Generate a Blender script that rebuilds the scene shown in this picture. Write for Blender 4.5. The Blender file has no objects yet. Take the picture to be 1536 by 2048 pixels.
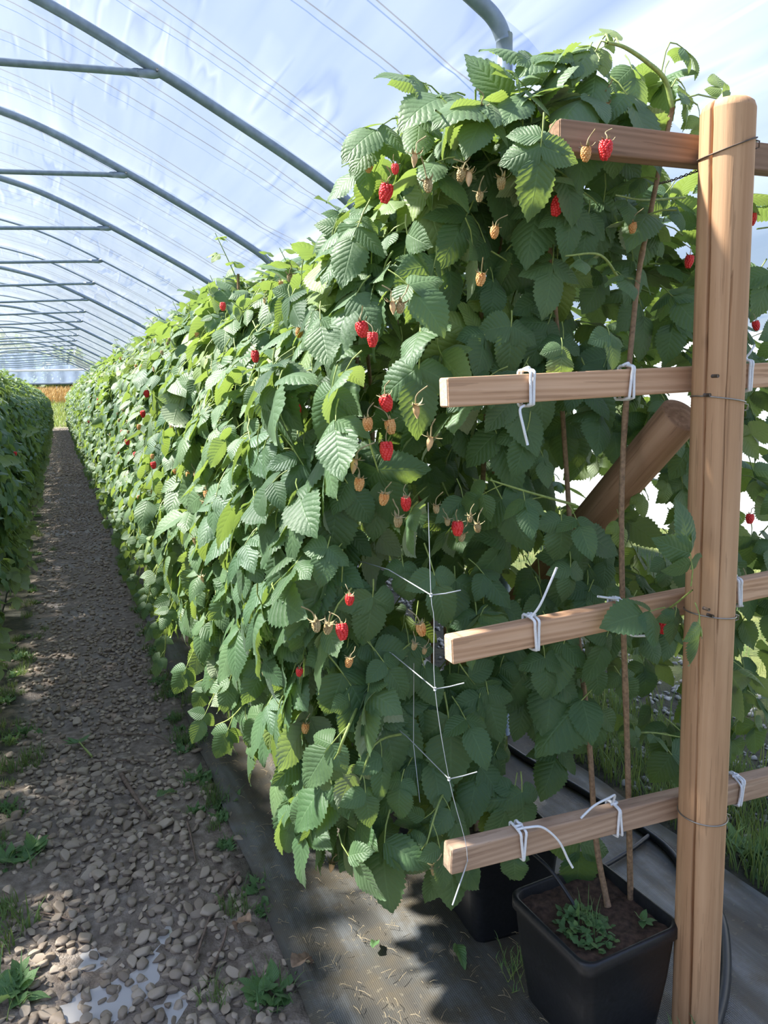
import bpy, math, random
import numpy as np
from mathutils import Vector, Matrix, noise as mnoise

SC = bpy.context.scene
COL = SC.collection
PI = math.pi
rng = np.random.default_rng(11)
random.seed(11)

# ------------------------------------------------------------------ camera
FPX = 1500.0
_rho = math.radians(1.5)
_a = -653*math.cos(_rho) + 224*math.sin(_rho)
_b = 224*math.cos(_rho) + 653*math.sin(_rho)
_th = math.atan(_b/FPX)
_ps = math.atan(-_a/FPX*math.cos(_th))
EYE = 1.5
cF = Vector((math.sin(_ps)*math.cos(_th), math.cos(_ps)*math.cos(_th), -math.sin(_th)))
_R0 = Vector((math.cos(_ps), -math.sin(_ps), 0)); _U0 = _R0.cross(cF)
cR = _R0*math.cos(_rho) - _U0*math.sin(_rho)
cU = _U0*math.cos(_rho) + _R0*math.sin(_rho)
cC = Vector((0, 0, EYE))
cam_d = bpy.data.cameras.new('camera')
cam = bpy.data.objects.new('camera', cam_d); COL.objects.link(cam)
m = Matrix((( cR.x, cU.x, -cF.x, 0), (cR.y, cU.y, -cF.y, 0), (cR.z, cU.z, -cF.z, EYE), (0, 0, 0, 1)))
cam.matrix_world = m
cam_d.sensor_fit = 'VERTICAL'; cam_d.sensor_height = 24.0; cam_d.lens = FPX/2048*24.0
cam_d.clip_start = 0.02; cam_d.clip_end = 500
SC.camera = cam

def ray(px, py): return cF + cR*((px-768)/FPX) + cU*((1024-py)/FPX)
def atX(px, py, X): d = ray(px, py); return cC + d*(X/d.x)
def atY(px, py, Y): d = ray(px, py); return cC + d*(Y/d.y)
def atZ(px, py, Z=0.0): d = ray(px, py); return cC + d*((Z-EYE)/d.z)

# ------------------------------------------------------------------ exposure, sky, sun
SC.view_settings.view_transform = 'Standard'
SC.view_settings.look = 'None'
SC.view_settings.exposure = 0.40
SC.view_settings.gamma = 1.0
SC.view_settings.use_curve_mapping = False
SC.cycles.max_bounces = 7
SC.cycles.diffuse_bounces = 3
SC.cycles.glossy_bounces = 3
SC.cycles.transmission_bounces = 4
SC.cycles.transparent_max_bounces = 12
SC.cycles.use_denoising = True

W = bpy.data.worlds.new('sky'); SC.world = W; W.use_nodes = True
nt = W.node_tree; nt.nodes.clear()
wo = nt.nodes.new('ShaderNodeOutputWorld'); bg = nt.nodes.new('ShaderNodeBackground')
tc = nt.nodes.new('ShaderNodeTexCoord'); sep = nt.nodes.new('ShaderNodeSeparateXYZ')
rp = nt.nodes.new('ShaderNodeValToRGB')
nt.links.new(tc.outputs['Generated'], sep.inputs[0]); nt.links.new(sep.outputs['Z'], rp.inputs[0])
e = rp.color_ramp.elements
e[0].position = 0.0; e[0].color = (0.80, 0.92, 1.0, 1)
e[1].position = 0.75; e[1].color = (0.22, 0.42, 1.0, 1)
x = e.new(0.22); x.color = (0.50, 0.70, 1.0, 1)
nz = nt.nodes.new('ShaderNodeTexNoise'); nz.inputs['Scale'].default_value = 2.2; nz.inputs['Detail'].default_value = 4
cr = nt.nodes.new('ShaderNodeValToRGB'); cr.color_ramp.elements[0].position = .52; cr.color_ramp.elements[1].position = .8
mx = nt.nodes.new('ShaderNodeMixRGB'); mx.inputs[2].default_value = (.9, .93, 1, 1)
ml = nt.nodes.new('ShaderNodeMath'); ml.operation = 'MULTIPLY'; ml.inputs[1].default_value = .22
nt.links.new(tc.outputs['Generated'], nz.inputs['Vector']); nt.links.new(nz.outputs['Fac'], cr.inputs[0])
nt.links.new(cr.outputs[0], ml.inputs[0]); nt.links.new(ml.outputs[0], mx.inputs[0])
nt.links.new(rp.outputs[0], mx.inputs[1]); nt.links.new(mx.outputs[0], bg.inputs[0])
bg.inputs[1].default_value = 0.64
nt.links.new(bg.outputs[0], wo.inputs[0])

sun_d = bpy.data.lights.new('sun', 'SUN'); sun_d.energy = 15.0; sun_d.angle = math.radians(3.0); sun_d.color = (1.0, .94, .84)
sun = bpy.data.objects.new('sun', sun_d); COL.objects.link(sun)
sdir = Vector((-0.62, 0.36, 0.86)).normalized()            # towards the sun: left of the row and ahead
sun.rotation_euler = sdir.to_track_quat('Z', 'Y').to_euler(); sun.location = (-6, 4, 9)

# ------------------------------------------------------------------ helpers: objects
def tag(o, label=None, cat=None, group=None, kind=None):
    if label: o['label'] = label
    if cat: o['category'] = cat
    if group: o['group'] = group
    if kind: o['kind'] = kind
    return o
def thing(name, label, cat, loc=(0, 0, 0), rz=0, group=None):
    o = bpy.data.objects.new(name, None); COL.objects.link(o)
    o.location = loc; o.rotation_euler = (0, 0, rz); o.empty_display_size = .05
    return tag(o, label, cat, group)
def link_mesh(name, me, parent=None, loc=None):
    o = bpy.data.objects.new(name, me); COL.objects.link(o)
    if parent: o.parent = parent
    if loc is not None: o.location = loc
    return o
def np_mesh(name, V, F, mats, uv=None, tint=None, mat_idx=None, smooth=True):
    """mesh out of numpy arrays: V (n,3), F (m,4) quads or (m,3) triangles"""
    me = bpy.data.meshes.new(name)
    V = np.asarray(V, np.float32); F = np.asarray(F, np.int32)
    n, k = F.shape
    me.vertices.add(len(V)); me.vertices.foreach_set('co', V.ravel())
    me.loops.add(n*k); me.loops.foreach_set('vertex_index', F.ravel())
    me.polygons.add(n); me.polygons.foreach_set('loop_start', np.arange(0, n*k, k, dtype=np.int32))
    me.polygons.foreach_set('use_smooth', np.full(n, smooth, dtype=bool))
    for mm in mats: me.materials.append(mm)
    if mat_idx is not None: me.polygons.foreach_set('material_index', np.asarray(mat_idx, np.int32))
    if uv is not None:
        l = me.uv_layers.new(name='uv'); l.data.foreach_set('uv', np.asarray(uv, np.float32)[F.ravel()].ravel())
    if tint is not None:
        at = me.attributes.new('tint', 'FLOAT', 'POINT'); at.data.foreach_set('value', np.asarray(tint, np.float32))
    me.update(calc_edges=True); me.validate()
    return me

class MB:
    """collects quads into one mesh"""
    def __init__(s): s.V = []; s.F = []; s.n = 0
    def add(s, V, F):
        V = np.asarray(V, float); F = np.asarray(F, int)
        s.V.append(V); s.F.append(F+s.n); s.n += len(V); return s
    def tube(s, pts, r, k=8, cap=True, closed=False):
        pts = [Vector(p) for p in pts]; N = len(pts)
        rs = r if hasattr(r, '__len__') else [r]*N
        V = []; up = None
        for i, p in enumerate(pts):
            if closed: t = (pts[(i+1) % N]-pts[i-1]).normalized()
            else: t = (pts[min(i+1, N-1)]-pts[max(i-1, 0)]).normalized()
            if up is None: up = Vector((0, 0, 1)) if abs(t.z) < .9 else Vector((1, 0, 0))
            s1 = t.cross(up).normalized(); up = s1.cross(t).normalized()
            for j in range(k):
                a = 2*PI*j/k; V.append(p+(s1*math.cos(a)+up*math.sin(a))*rs[i])
        F = []
        for i in range(N if closed else N-1):
            i2 = (i+1) % N
            for j in range(k):
                j2 = (j+1) % k; F.append((i*k+j, i*k+j2, i2*k+j2, i2*k+j))
        if cap and not closed:
            for base, rev in ((0, True), ((N-1)*k, False)):
                c = len(V); V.append(pts[0] if rev else pts[-1])
                for j in range(0, k, 2):
                    q = (c, base+j, base+(j+1) % k, base+(j+2) % k)
                    F.append(q[::-1] if not rev else q)
        return s.add([tuple(v) for v in V], F)
    def box(s, lo, hi, mat=None):
        x0, y0, z0 = lo; x1, y1, z1 = hi
        V = [(x0,y0,z0),(x1,y0,z0),(x1,y1,z0),(x0,y1,z0),(x0,y0,z1),(x1,y0,z1),(x1,y1,z1),(x0,y1,z1)]
        if mat is not None: V = [tuple(mat @ Vector(v)) for v in V]
        return s.add(V, [(0,3,2,1),(4,5,6,7),(0,1,5,4),(1,2,6,5),(2,3,7,6),(3,0,4,7)])
    def build(s, name, mat, parent=None, smooth=True, bevel=0, loc=None):
        o = link_mesh(name, np_mesh(name, np.concatenate(s.V), np.concatenate(s.F), [mat], smooth=smooth), parent, loc)
        if bevel:
            b = o.modifiers.new('bevel', 'BEVEL'); b.width = bevel; b.segments = 2; b.limit_method = 'ANGLE'
        return o
def smooth_path(pts, n=8):
    """Catmull-Rom through the points"""
    P = [Vector(p) for p in pts]; P = [P[0]*2-P[1]]+P+[P[-1]*2-P[-2]]; out = []
    for i in range(1, len(P)-2):
        for k in range(n):
            t = k/n; a, b, c, d = P[i-1:i+3]
            out.append(.5*((2*b)+(c-a)*t+(2*a-5*b+4*c-d)*t*t+(3*b-a-3*c+d)*t**3))
    out.append(P[-2]); return out

# ------------------------------------------------------------------ helpers: materials
class NT:
    def __init__(s, name):
        s.m = bpy.data.materials.new(name); s.m.use_nodes = True
        s.t = s.m.node_tree; s.t.nodes.clear()
        s.out = s.n('OutputMaterial')
    def n(s, typ, **kw):
        nd = s.t.nodes.new('ShaderNode'+typ)
        for k, v in kw.items():
            if k in nd.inputs: s.set(nd, k, v)
            else: setattr(nd, k, v)
        return nd
    def set(s, nd, k, v):
        if isinstance(v, bpy.types.NodeSocket): s.t.links.new(v, nd.inputs[k])
        else:
            if isinstance(v, (tuple, list)) and len(v) == 3 and nd.inputs[k].type == 'RGBA': v = (*v, 1)
            nd.inputs[k].default_value = v
    def math(s, op, a, b=0.0, clamp=False):
        nd = s.n('Math', operation=op, use_clamp=clamp); s.set(nd, 0, a); s.set(nd, 1, b); return nd.outputs[0]
    def ramp(s, fac, stops):
        nd = s.n('ValToRGB'); s.set(nd, 0, fac); e = nd.color_ramp.elements
        while len(e) > 1: e.remove(e[-1])
        for i, (p, c) in enumerate(stops):
            if not hasattr(c, '__len__'): c = (c, c, c)
            el = e[0] if i == 0 else e.new(p); el.position = p; el.color = (*c, 1)
        return nd.outputs[0]
    def mix(s, fac, a, b, mode='MIX'):
        nd = s.n('MixRGB', blend_type=mode); s.set(nd, 0, fac); s.set(nd, 1, a); s.set(nd, 2, b); return nd.outputs[0]
    def noise(s, vec, scale, detail=3, rough=.5, dist=0):
        nd = s.n('TexNoise'); s.set(nd, 'Scale', scale); s.set(nd, 'Detail', detail); s.set(nd, 'Roughness', rough); s.set(nd, 'Distortion', dist)
        if vec is not None: s.set(nd, 'Vector', vec)
        return nd.outputs['Fac']
    def coord(s, which='Object', scale=(1, 1, 1), loc=(0, 0, 0)):
        c = s.n('TexCoord'); mp = s.n('Mapping'); s.t.links.new(c.outputs[which], mp.inputs[0])
        mp.inputs['Scale'].default_value = scale; mp.inputs['Location'].default_value = loc
        return mp.outputs[0]
    def bump(s, h, strength=.3, dist=.01):
        nd = s.n('Bump'); s.set(nd, 'Height', h); s.set(nd, 'Strength', strength); s.set(nd, 'Distance', dist); return nd.outputs[0]
    def principled(s, **kw):
        nd = s.n('BsdfPrincipled')
        for k, v in kw.items(): s.set(nd, k.replace('_', ' '), v)
        return nd.outputs[0]
    def surf(s, sh): s.t.links.new(sh, s.out.inputs['Surface']); return s.m
def simple(name, col, rough=.6, bumpy=0, scale=60, var=.25, metal=0, spec=.5):
    t = NT(name); c = t.coord()
    f = t.noise(c, scale, 4)
    col2 = tuple(v*(1-var) for v in col); col3 = tuple(min(1, v*(1+var)) for v in col)
    base = t.ramp(f, [(.3, col2), (.7, col3)])
    kw = dict(Base_Color=base, Roughness=rough, Metallic=metal)
    p = t.n('BsdfPrincipled')
    for k, v in kw.items(): t.set(p, k.replace('_', ' '), v)
    t.set(p, 'Specular IOR Level', spec)
    if bumpy: t.set(p, 'Normal', t.bump(f, bumpy, .004))
    return t.surf(p.outputs[0])

def leaf_material(name, dark, light, young, under, translucency=.32):
    t = NT(name)
    uvn = t.n('UVMap', uv_map='uv'); sp = t.n('SeparateXYZ'); t.t.links.new(uvn.outputs[0], sp.inputs[0])
    u = t.math('ABSOLUTE', t.math('SUBTRACT', t.math('MULTIPLY', sp.outputs[0], 2.0), 1.0))
    v = sp.outputs[1]
    s_ = t.math('SUBTRACT', t.math('MULTIPLY', v, 9.0), t.math('MULTIPLY', u, 2.4))
    pleat = t.math('ABSOLUTE', t.math('SINE', t.math('MULTIPLY', s_, PI)))
    vein = t.math('SUBTRACT', 1.0, t.math('MULTIPLY', pleat, 4.0), clamp=True)
    midrib = t.math('SUBTRACT', 1.0, t.math('MULTIPLY', u, 16.0), clamp=True)
    veins = t.math('MAXIMUM', t.math('MULTIPLY', vein, .55), midrib)
    tint = t.n('Attribute', attribute_name='tint').outputs['Fac']
    c = t.coord('Object'); fine = t.noise(c, 260, 2)
    patch = t.noise(c, 14, 2)
    base = t.mix(t.math('ADD', t.math('MULTIPLY', tint, .75), t.math('MULTIPLY', patch, .25)), dark, light)
    yf = t.math('MULTIPLY', t.math('SUBTRACT', tint, .86), 6.0, clamp=True)
    base = t.mix(yf, base, young)
    base = t.mix(t.math('MULTIPLY', veins, .16), base, tuple(min(1, v_*2.2+.03) for v_ in light))
    base = t.mix(t.math('MULTIPLY', fine, .3), base, t.mix(.5, base, (0, 0, 0)))
    bf = t.n('NewGeometry').outputs['Backfacing']
    col = t.mix(bf, base, t.mix(t.math('MULTIPLY', veins, .5), under, tuple(v_*.8 for v_ in under)))
    h = t.math('ADD', t.math('MULTIPLY', pleat, 1.0), t.math('MULTIPLY', fine, .55))
    h = t.math('SUBTRACT', h, t.math('MULTIPLY', midrib, .8))
    nrm = t.bump(h, .36, .0024)
    p = t.n('BsdfPrincipled'); t.set(p, 'Base Color', col); t.set(p, 'Roughness', .55); t.set(p, 'Specular IOR Level', .75); t.set(p, 'Sheen Weight', .12); t.set(p, 'Sheen Roughness', .5); t.set(p, 'Normal', nrm)
    tr = t.n('BsdfTranslucent'); t.set(tr, 'Color', t.mix(.55, base, tuple(min(1, v_*1.9) for v_ in young))); t.set(tr, 'Normal', nrm)
    mxs = t.n('MixShader'); t.set(mxs, 0, translucency); t.t.links.new(p.outputs[0], mxs.inputs[1]); t.t.links.new(tr.outputs[0], mxs.inputs[2])
    return t.surf(mxs.outputs[0])

M_leaf = leaf_material('raspberry_leaf', (.038, .120, .032), (.140, .240, .098), (.28, .37, .05), (.34, .42, .26))
M_stem = simple('green_stem', (.28, .36, .10), .5, .2, 90)
M_cane = simple('brown_cane', (.30, .19, .11), .7, .5, 120, .35)
M_grass = leaf_material('grass_blade', (.06, .14, .03), (.14, .26, .06), (.32, .36, .08), (.12, .22, .06), .3)
M_weed = leaf_material('weed_leaf', (.05, .14, .04), (.13, .28, .08), (.30, .42, .10), (.16, .28, .12), .3)
M_dry = simple('dry_leaf', (.30, .20, .13), .8, .4, 60, .4)
M_straw = simple('straw', (.38, .30, .18), .8, .2, 50, .35)
M_twig = simple('twig', (.17, .12, .09), .85, .4, 80, .4)
M_berry = None
def berry_mat(name, c1, c2, rough, trans=0.0):
    t = NT(name); c = t.coord(); f = t.noise(c, 55, 2)
    p = t.n('BsdfPrincipled'); t.set(p, 'Base Color', t.ramp(f, [(.35, c1), (.65, c2)])); t.set(p, 'Roughness', rough)
    t.set(p, 'Subsurface Weight', trans); t.set(p, 'Subsurface Radius', (.006, .002, .001))
    return t.surf(p.outputs[0])
M_ripe = berry_mat('ripe_raspberry', (.60, .018, .022), (.78, .045, .040), .32)
M_turning = berry_mat('turning_raspberry', (.62, .26, .07), (.66, .36, .13), .45)
M_unripe = berry_mat('unripe_raspberry', (.36, .24, .10), (.42, .33, .16), .55)
M_sepal = simple('sepal', (.36, .30, .16), .7, .2, 60)
M_cone = simple('bare_receptacle', (.62, .40, .20), .6, .2, 60)

def wood(name, c_dark, c_mid, c_light, axis, knots=True, ring=10.0):
    t = NT(name)
    sc = [34, 34, 34]; sc[axis] = 1.3
    c = t.coord('Object', tuple(sc)); f1 = t.noise(c, 1.0, 5, .6, .6)
    sc2 = [150, 150, 150]; sc2[axis] = 4.5
    f2 = t.noise(t.coord('Object', tuple(sc2)), 1.0, 3, .6)
    wv = t.n('TexWave', wave_type='RINGS', rings_direction='XYZ'[axis], wave_profile='SIN')
    sc3 = [ring]*3; sc3[axis] = ring*.075
    t.set(wv, 'Vector', t.coord('Object', tuple(sc3), (.13, .21, .17))); t.set(wv, 'Scale', 1.3); t.set(wv, 'Distortion', 3.5); t.set(wv, 'Detail', 2.0); t.set(wv, 'Detail Scale', 1.2)
    base = t.ramp(f1, [(.25, c_dark), (.5, c_mid), (.75, c_light)])
    base = t.mix(t.math('MULTIPLY', wv.outputs['Fac'], .62), base, c_dark)
    base = t.mix(t.math('MULTIPLY', t.math('GREATER_THAN', f2, .60), .35), base, tuple(v*.55 for v in c_dark))
    if knots:
        sc4 = [9, 9, 9]; sc4[axis] = 4.5
        vo = t.n('TexVoronoi'); t.set(vo, 'Vector', t.coord('Object', tuple(sc4))); t.set(vo, 'Scale', 1.0)
        kn = t.math('SUBTRACT', 1.0, t.math('MULTIPLY', vo.outputs['Distance'], 9.0), clamp=True)
        base = t.mix(t.math('MULTIPLY', kn, .8), base, tuple(v*.4 for v in c_dark))
    spots = t.noise(t.coord('Object'), 6, 3)
    base = t.mix(t.math('MULTIPLY', t.math('SUBTRACT', spots, .5, clamp=True), 1.2), base, tuple(v*.75 for v in c_mid))
    p = t.n('BsdfPrincipled'); t.set(p, 'Base Color', base); t.set(p, 'Roughness', .72); t.set(p, 'Specular IOR Level', .25)
    t.set(p, 'Normal', t.bump(t.math('ADD', f1, t.math('MULTIPLY', f2, .6)), .35, .003))
    return t.surf(p.outputs[0])
M_post = wood('post_wood', (.40, .22, .115), (.56, .335, .185), (.66, .42, .25), 2)
M_bar_pale = wood('pale_batten_wood', (.46, .26, .145), (.66, .41, .255), (.76, .51, .34), 0, ring=26)
M_bar_grey = wood('weathered_batten_wood', (.36, .23, .15), (.54, .37, .255), (.62, .45, .33), 0, ring=18)
M_bar_dark = wood('dark_batten_wood', (.20, .12, .075), (.30, .185, .12), (.37, .24, .16), 0, ring=26)
M_brace = wood('brace_wood', (.27, .15, .085), (.42, .245, .145), (.52, .33, .21), 2, ring=14)
M_end_grain = simple('end_grain', (.58, .42, .29), .8, .3, 140, .2)
M_cord = simple('white_cord', (.83, .84, .86), .45, .3, 300, .06)
M_net = simple('white_net', (.55, .58, .60), .4, 0, 60, .05)
M_wire = simple('wire', (.36, .34, .31), .4, 0, 60, .2, metal=.8)
M_rust = simple('rusty_wire', (.12, .09, .07), .6, 0, 60, .3, metal=.5)
M_pipe = simple('galvanised_pipe', (.20, .255, .31), .45, .1, 25, .15, metal=.35)
M_rope = simple('film_rope', (.16, .20, .27), .7, 0, 60, .1)
M_hose = simple('black_hose', (.018, .020, .024), .35, 0, 40, .2)
M_pot = simple('black_plastic', (.012, .013, .016), .42, .12, 90, .3)
M_soil = simple('potting_soil', (.075, .045, .030), .9, 1.0, 70, .55)
M_bark = simple('bark', (.12, .09, .07), .9, .5, 20)

# film: clear polythene that scatters a little, with creases running along the tunnel
def film_material(name, milk, crease, scatter=(.82, .86, .93)):
    t = NT(name)
    w = t.noise(t.coord('Object', (4.6, .42, 4.6)), 1.0, 2, .5, .35)
    ridge = t.math('SUBTRACT', 1.0, t.math('MULTIPLY', t.math('ABSOLUTE', t.math('SUBTRACT', w, .5)), 22.0), clamp=True)
    side = t.math('SUBTRACT', 1.0, t.math('MULTIPLY', t.math('ABSOLUTE', t.math('SUBTRACT', w, .545)), 22.0), clamp=True)
    m_ = t.noise(t.coord('Object', (1.6, 1.3, 1.6), (3, 1, 0)), 1.0, 2)
    mask = t.math('MULTIPLY', t.math('SUBTRACT', m_, .47, clamp=True), 8.0, clamp=True)
    ridge = t.math('MULTIPLY', ridge, mask); side = t.math('MULTIPLY', side, mask)
    soft = t.noise(t.coord('Object', (2.0, .5, 2.0), (5, 0, 0)), 1.0, 2, .5, .3)
    sy = t.n('SeparateXYZ'); t.t.links.new(t.coord('Object'), sy.inputs[0])
    bay = t.math('FRACT', t.math('ADD', t.math('DIVIDE', t.math('SUBTRACT', sy.outputs[1], 2.67), 2.15), 10.0))
    extra = t.math('MULTIPLY', t.math('SUBTRACT', bay, .60, clamp=True), .22)      # film made milkier beside each hoop
    fac = t.math('ADD', extra, milk*.8)
    fac = t.math('ADD', fac, t.math('MULTIPLY', soft, milk*.45))
    fac = t.math('ADD', fac, t.math('MULTIPLY', side, crease), clamp=True)
    nrm = t.bump(t.math('ADD', t.math('MULTIPLY', w, 1.2), t.math('MULTIPLY', soft, .6)), .25, .03)
    tp = t.n('BsdfTransparent'); t.set(tp, 'Color', t.mix(t.math('MULTIPLY', ridge, .9), (.97, .98, 1.0), (.46, .62, .92)))  # light deflected by creases put into the colour as bluish dark streaks
    tl = t.n('BsdfTranslucent'); t.set(tl, 'Color', scatter); t.set(tl, 'Normal', nrm)
    gl = t.n('BsdfGlossy'); t.set(gl, 'Roughness', .42)
    fr = t.n('Fresnel'); t.set(fr, 'IOR', 1.3)
    a = t.n('MixShader'); t.set(a, 0, fac); t.t.links.new(tp.outputs[0], a.inputs[1]); t.t.links.new(tl.outputs[0], a.inputs[2])
    b = t.n('MixShader'); t.set(b, 0, t.math('MULTIPLY', fr.outputs[0], .5)); t.t.links.new(a.outputs[0], b.inputs[1]); t.t.links.new(gl.outputs[0], b.inputs[2])
    return t.surf(b.outputs[0])
def sheet_material():
    t = NT('white_sheet'); c = t.coord(); n = t.bump(t.noise(c, 3, 4), .4, .05)
    d = t.n('BsdfDiffuse'); t.set(d, 'Color', (.85, .87, .9)); t.set(d, 'Normal', n)
    l = t.n('BsdfTranslucent'); t.set(l, 'Color', (.85, .87, .9)); t.set(l, 'Normal', n)
    m_ = t.n('MixShader'); t.set(m_, 0, .5); t.t.links.new(d.outputs[0], m_.inputs[1]); t.t.links.new(l.outputs[0], m_.inputs[2]); return t.surf(m_.outputs[0])
M_sheet = sheet_material()
M_film = film_material('polythene_film', .15, .07)
M_curtain = film_material('end_curtain_film', .55, .02, (.36, .45, .66))

# ground
def ground_material():
    t = NT('tunnel_ground')
    c = t.coord('Object'); sp = t.n('SeparateXYZ'); t.t.links.new(c, sp.inputs[0])
    X = sp.outputs[0]; Y = sp.outputs[1]
    n1 = t.noise(c, 4.0, 4); n2 = t.noise(c, 28, 4); n3 = t.noise(c, 150, 3); n4 = t.noise(c, 1.7, 3)
    mud = t.ramp(n2, [(.3, (.12, .092, .070)), (.55, (.22, .18, .145)), (.75, (.36, .315, .27))])
    earth = t.ramp(n2, [(.3, (.030, .030, .020)), (.6, (.060, .058, .036)), (.8, (.10, .085, .055))])
    turf = t.ramp(n1, [(.3, (.08, .11, .03)), (.6, (.16, .18, .05)), (.8, (.26, .24, .10))])
    d = t.math('ABSOLUTE', t.math('ADD', t.math('SUBTRACT', X, .06), t.math('MULTIPLY', t.math('SUBTRACT', n1, .5), .22)))
    on_path = t.math('SUBTRACT', 1.0, t.math('MULTIPLY', t.math('SUBTRACT', d, .33, clamp=True), 14.0), clamp=True)
    base = t.mix(on_path, earth, mud)
    far = t.math('MULTIPLY', t.math('SUBTRACT', Y, 42.0, clamp=True), .5, clamp=True)
    right = t.math('MULTIPLY', t.math('SUBTRACT', X, 2.6, clamp=True), 2.5, clamp=True)
    base = t.mix(t.math('MAXIMUM', far, right), base, turf)
    wet = t.math('MULTIPLY', t.math('SUBTRACT', n4, .50, clamp=True), 6.0, clamp=True)
    wet = t.math('MULTIPLY', wet, on_path)
    rough = t.math('SUBTRACT', .85, t.math('MULTIPLY', wet, .55))
    base = t.mix(t.math('MULTIPLY', wet, .35), base, tuple((.05, .042, .038)))
    p = t.n('BsdfPrincipled'); t.set(p, 'Base Color', base); t.set(p, 'Roughness', rough)
    t.set(p, 'Normal', t.bump(t.math('ADD', n2, t.math('MULTIPLY', n3, .5)), .6, .02))
    return t.surf(p.outputs[0])
M_ground = ground_material()
def fabric_material():
    t = NT('ground_cover_fabric')
    c = t.coord('Object')
    wx = t.n('TexWave', wave_type='BANDS', bands_direction='X'); t.set(wx, 'Vector', c); t.set(wx, 'Scale', 60.0)
    wy = t.n('TexWave', wave_type='BANDS', bands_direction='Y'); t.set(wy, 'Vector', c); t.set(wy, 'Scale', 60.0)
    weave = t.math('MULTIPLY', wx.outputs['Fac'], wy.outputs['Fac'])
    st = t.noise(t.coord('Object', (7, .9, 1)), 1.0, 5, .6, .3); dirt = t.noise(c, 9, 5, .65); sp_ = t.noise(c, 60, 3)
    base = t.ramp(st, [(.30, (.045, .040, .032)), (.48, (.082, .078, .066)), (.60, (.150, .152, .145)), (.75, (.25, .26, .255))])
    base = t.mix(t.math('MULTIPLY', t.math('SUBTRACT', dirt, .44, clamp=True), 4.0, clamp=True), base, (.095, .078, .052))
    base = t.mix(t.math('MULTIPLY', t.math('GREATER_THAN', sp_, .66), .35), base, (.22, .19, .13))
    p = t.n('BsdfPrincipled'); t.set(p, 'Base Color', base); t.set(p, 'Roughness', t.ramp(st, [(.35, .62), (.65, .36)])); t.set(p, 'Specular IOR Level', .45)
    t.set(p, 'Normal', t.bump(t.math('ADD', t.math('MULTIPLY', weave, .4), t.math('MULTIPLY', st, 2.0)), .35, .006))
    return t.surf(p.outputs[0])
M_fabric = fabric_material()
def water_material():
    t = NT('puddle_water'); c = t.coord()
    p = t.n('BsdfPrincipled'); t.set(p, 'Base Color', (.40, .385, .37)); t.set(p, 'Roughness', .08); t.set(p, 'IOR', 1.33); t.set(p, 'Specular IOR Level', .9)  # pale base colour stands in for the reflected sky
    t.set(p, 'Normal', t.bump(t.noise(c, 12, 2), .05, .004))
    return t.surf(p.outputs[0])
M_water = water_material()
def stone_mat(name, c1, c2, c3):
    t = NT(name); c = t.coord()
    oi = t.n('ObjectInfo').outputs['Random']
    at = t.n('Attribute', attribute_name='tint').outputs['Fac']
    r = t.math('FRACT', t.math('ADD', oi, at))
    f = t.noise(c, 30, 4)
    base = t.ramp(r, [(0, c1), (.5, c2), (1, c3)])
    base = t.mix(t.math('MULTIPLY', f, .6), base, tuple(v*.45 for v in c2))
    p = t.n('BsdfPrincipled'); t.set(p, 'Base Color', base); t.set(p, 'Roughness', .55); t.set(p, 'Normal', t.bump(f, .3, .004))
    return t.surf(p.outputs[0])
M_stone = stone_mat('path_stone', (.24, .185, .135), (.38, .305, .23), (.52, .43, .335))
M_pale_stone = stone_mat('pale_gravel', (.30, .29, .28), (.42, .41, .39), (.55, .53, .50))

# ------------------------------------------------------------------ ground surface
def hill(x, y):
    v = .010*mnoise.noise((x*9, y*9, 0)) + .006*mnoise.noise((x*25, y*25, 3))
    r = math.hypot((x-.03)/.26, (y-1.85)/.34)
    v -= .016*math.exp(-r*r)
    for (a, b, s) in ((.12, 2.75, .14), (-.1, 3.5, .16), (.02, 4.6, .2), (-.12, 2.62, .1)):
        v -= .012*math.exp(-(((x-a)/s)**2+((y-b)/s)**2))
    return v
PATH0, PATH1 = -.40, .56
xs = np.concatenate([np.linspace(-9, -1.2, 8), np.linspace(-.9, PATH0, 5)[:-1], np.linspace(PATH0, PATH1, 44), np.linspace(.7, 3, 9)[0:], np.linspace(4, 14, 8)])
ys = np.concatenate([np.linspace(-3, .8, 5)[:-1], np.linspace(.8, 7, 250), np.linspace(7.5, 42, 30), np.linspace(45, 95, 14)])
V = []
for yv in ys:
    for xv in xs:
        z = hill(xv, yv) if (PATH0-.01 <= xv <= PATH1+.01 and .8 <= yv <= 7) else 0.0
        if yv > 46: z += min(1.9, (yv-46)*.115)
        V.append((xv, yv, z))
nx = len(xs); ii, jj = np.meshgrid(np.arange(len(ys)-1), np.arange(nx-1), indexing='ij'); q = (ii*nx+jj).ravel()
F = np.stack([q, q+1, q+nx+1, q+nx], 1)
floor = link_mesh('floor', np_mesh('floor', V, F, [M_ground])); tag(floor, kind='structure', label='muddy brown path and earth on the tunnel ground')

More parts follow.
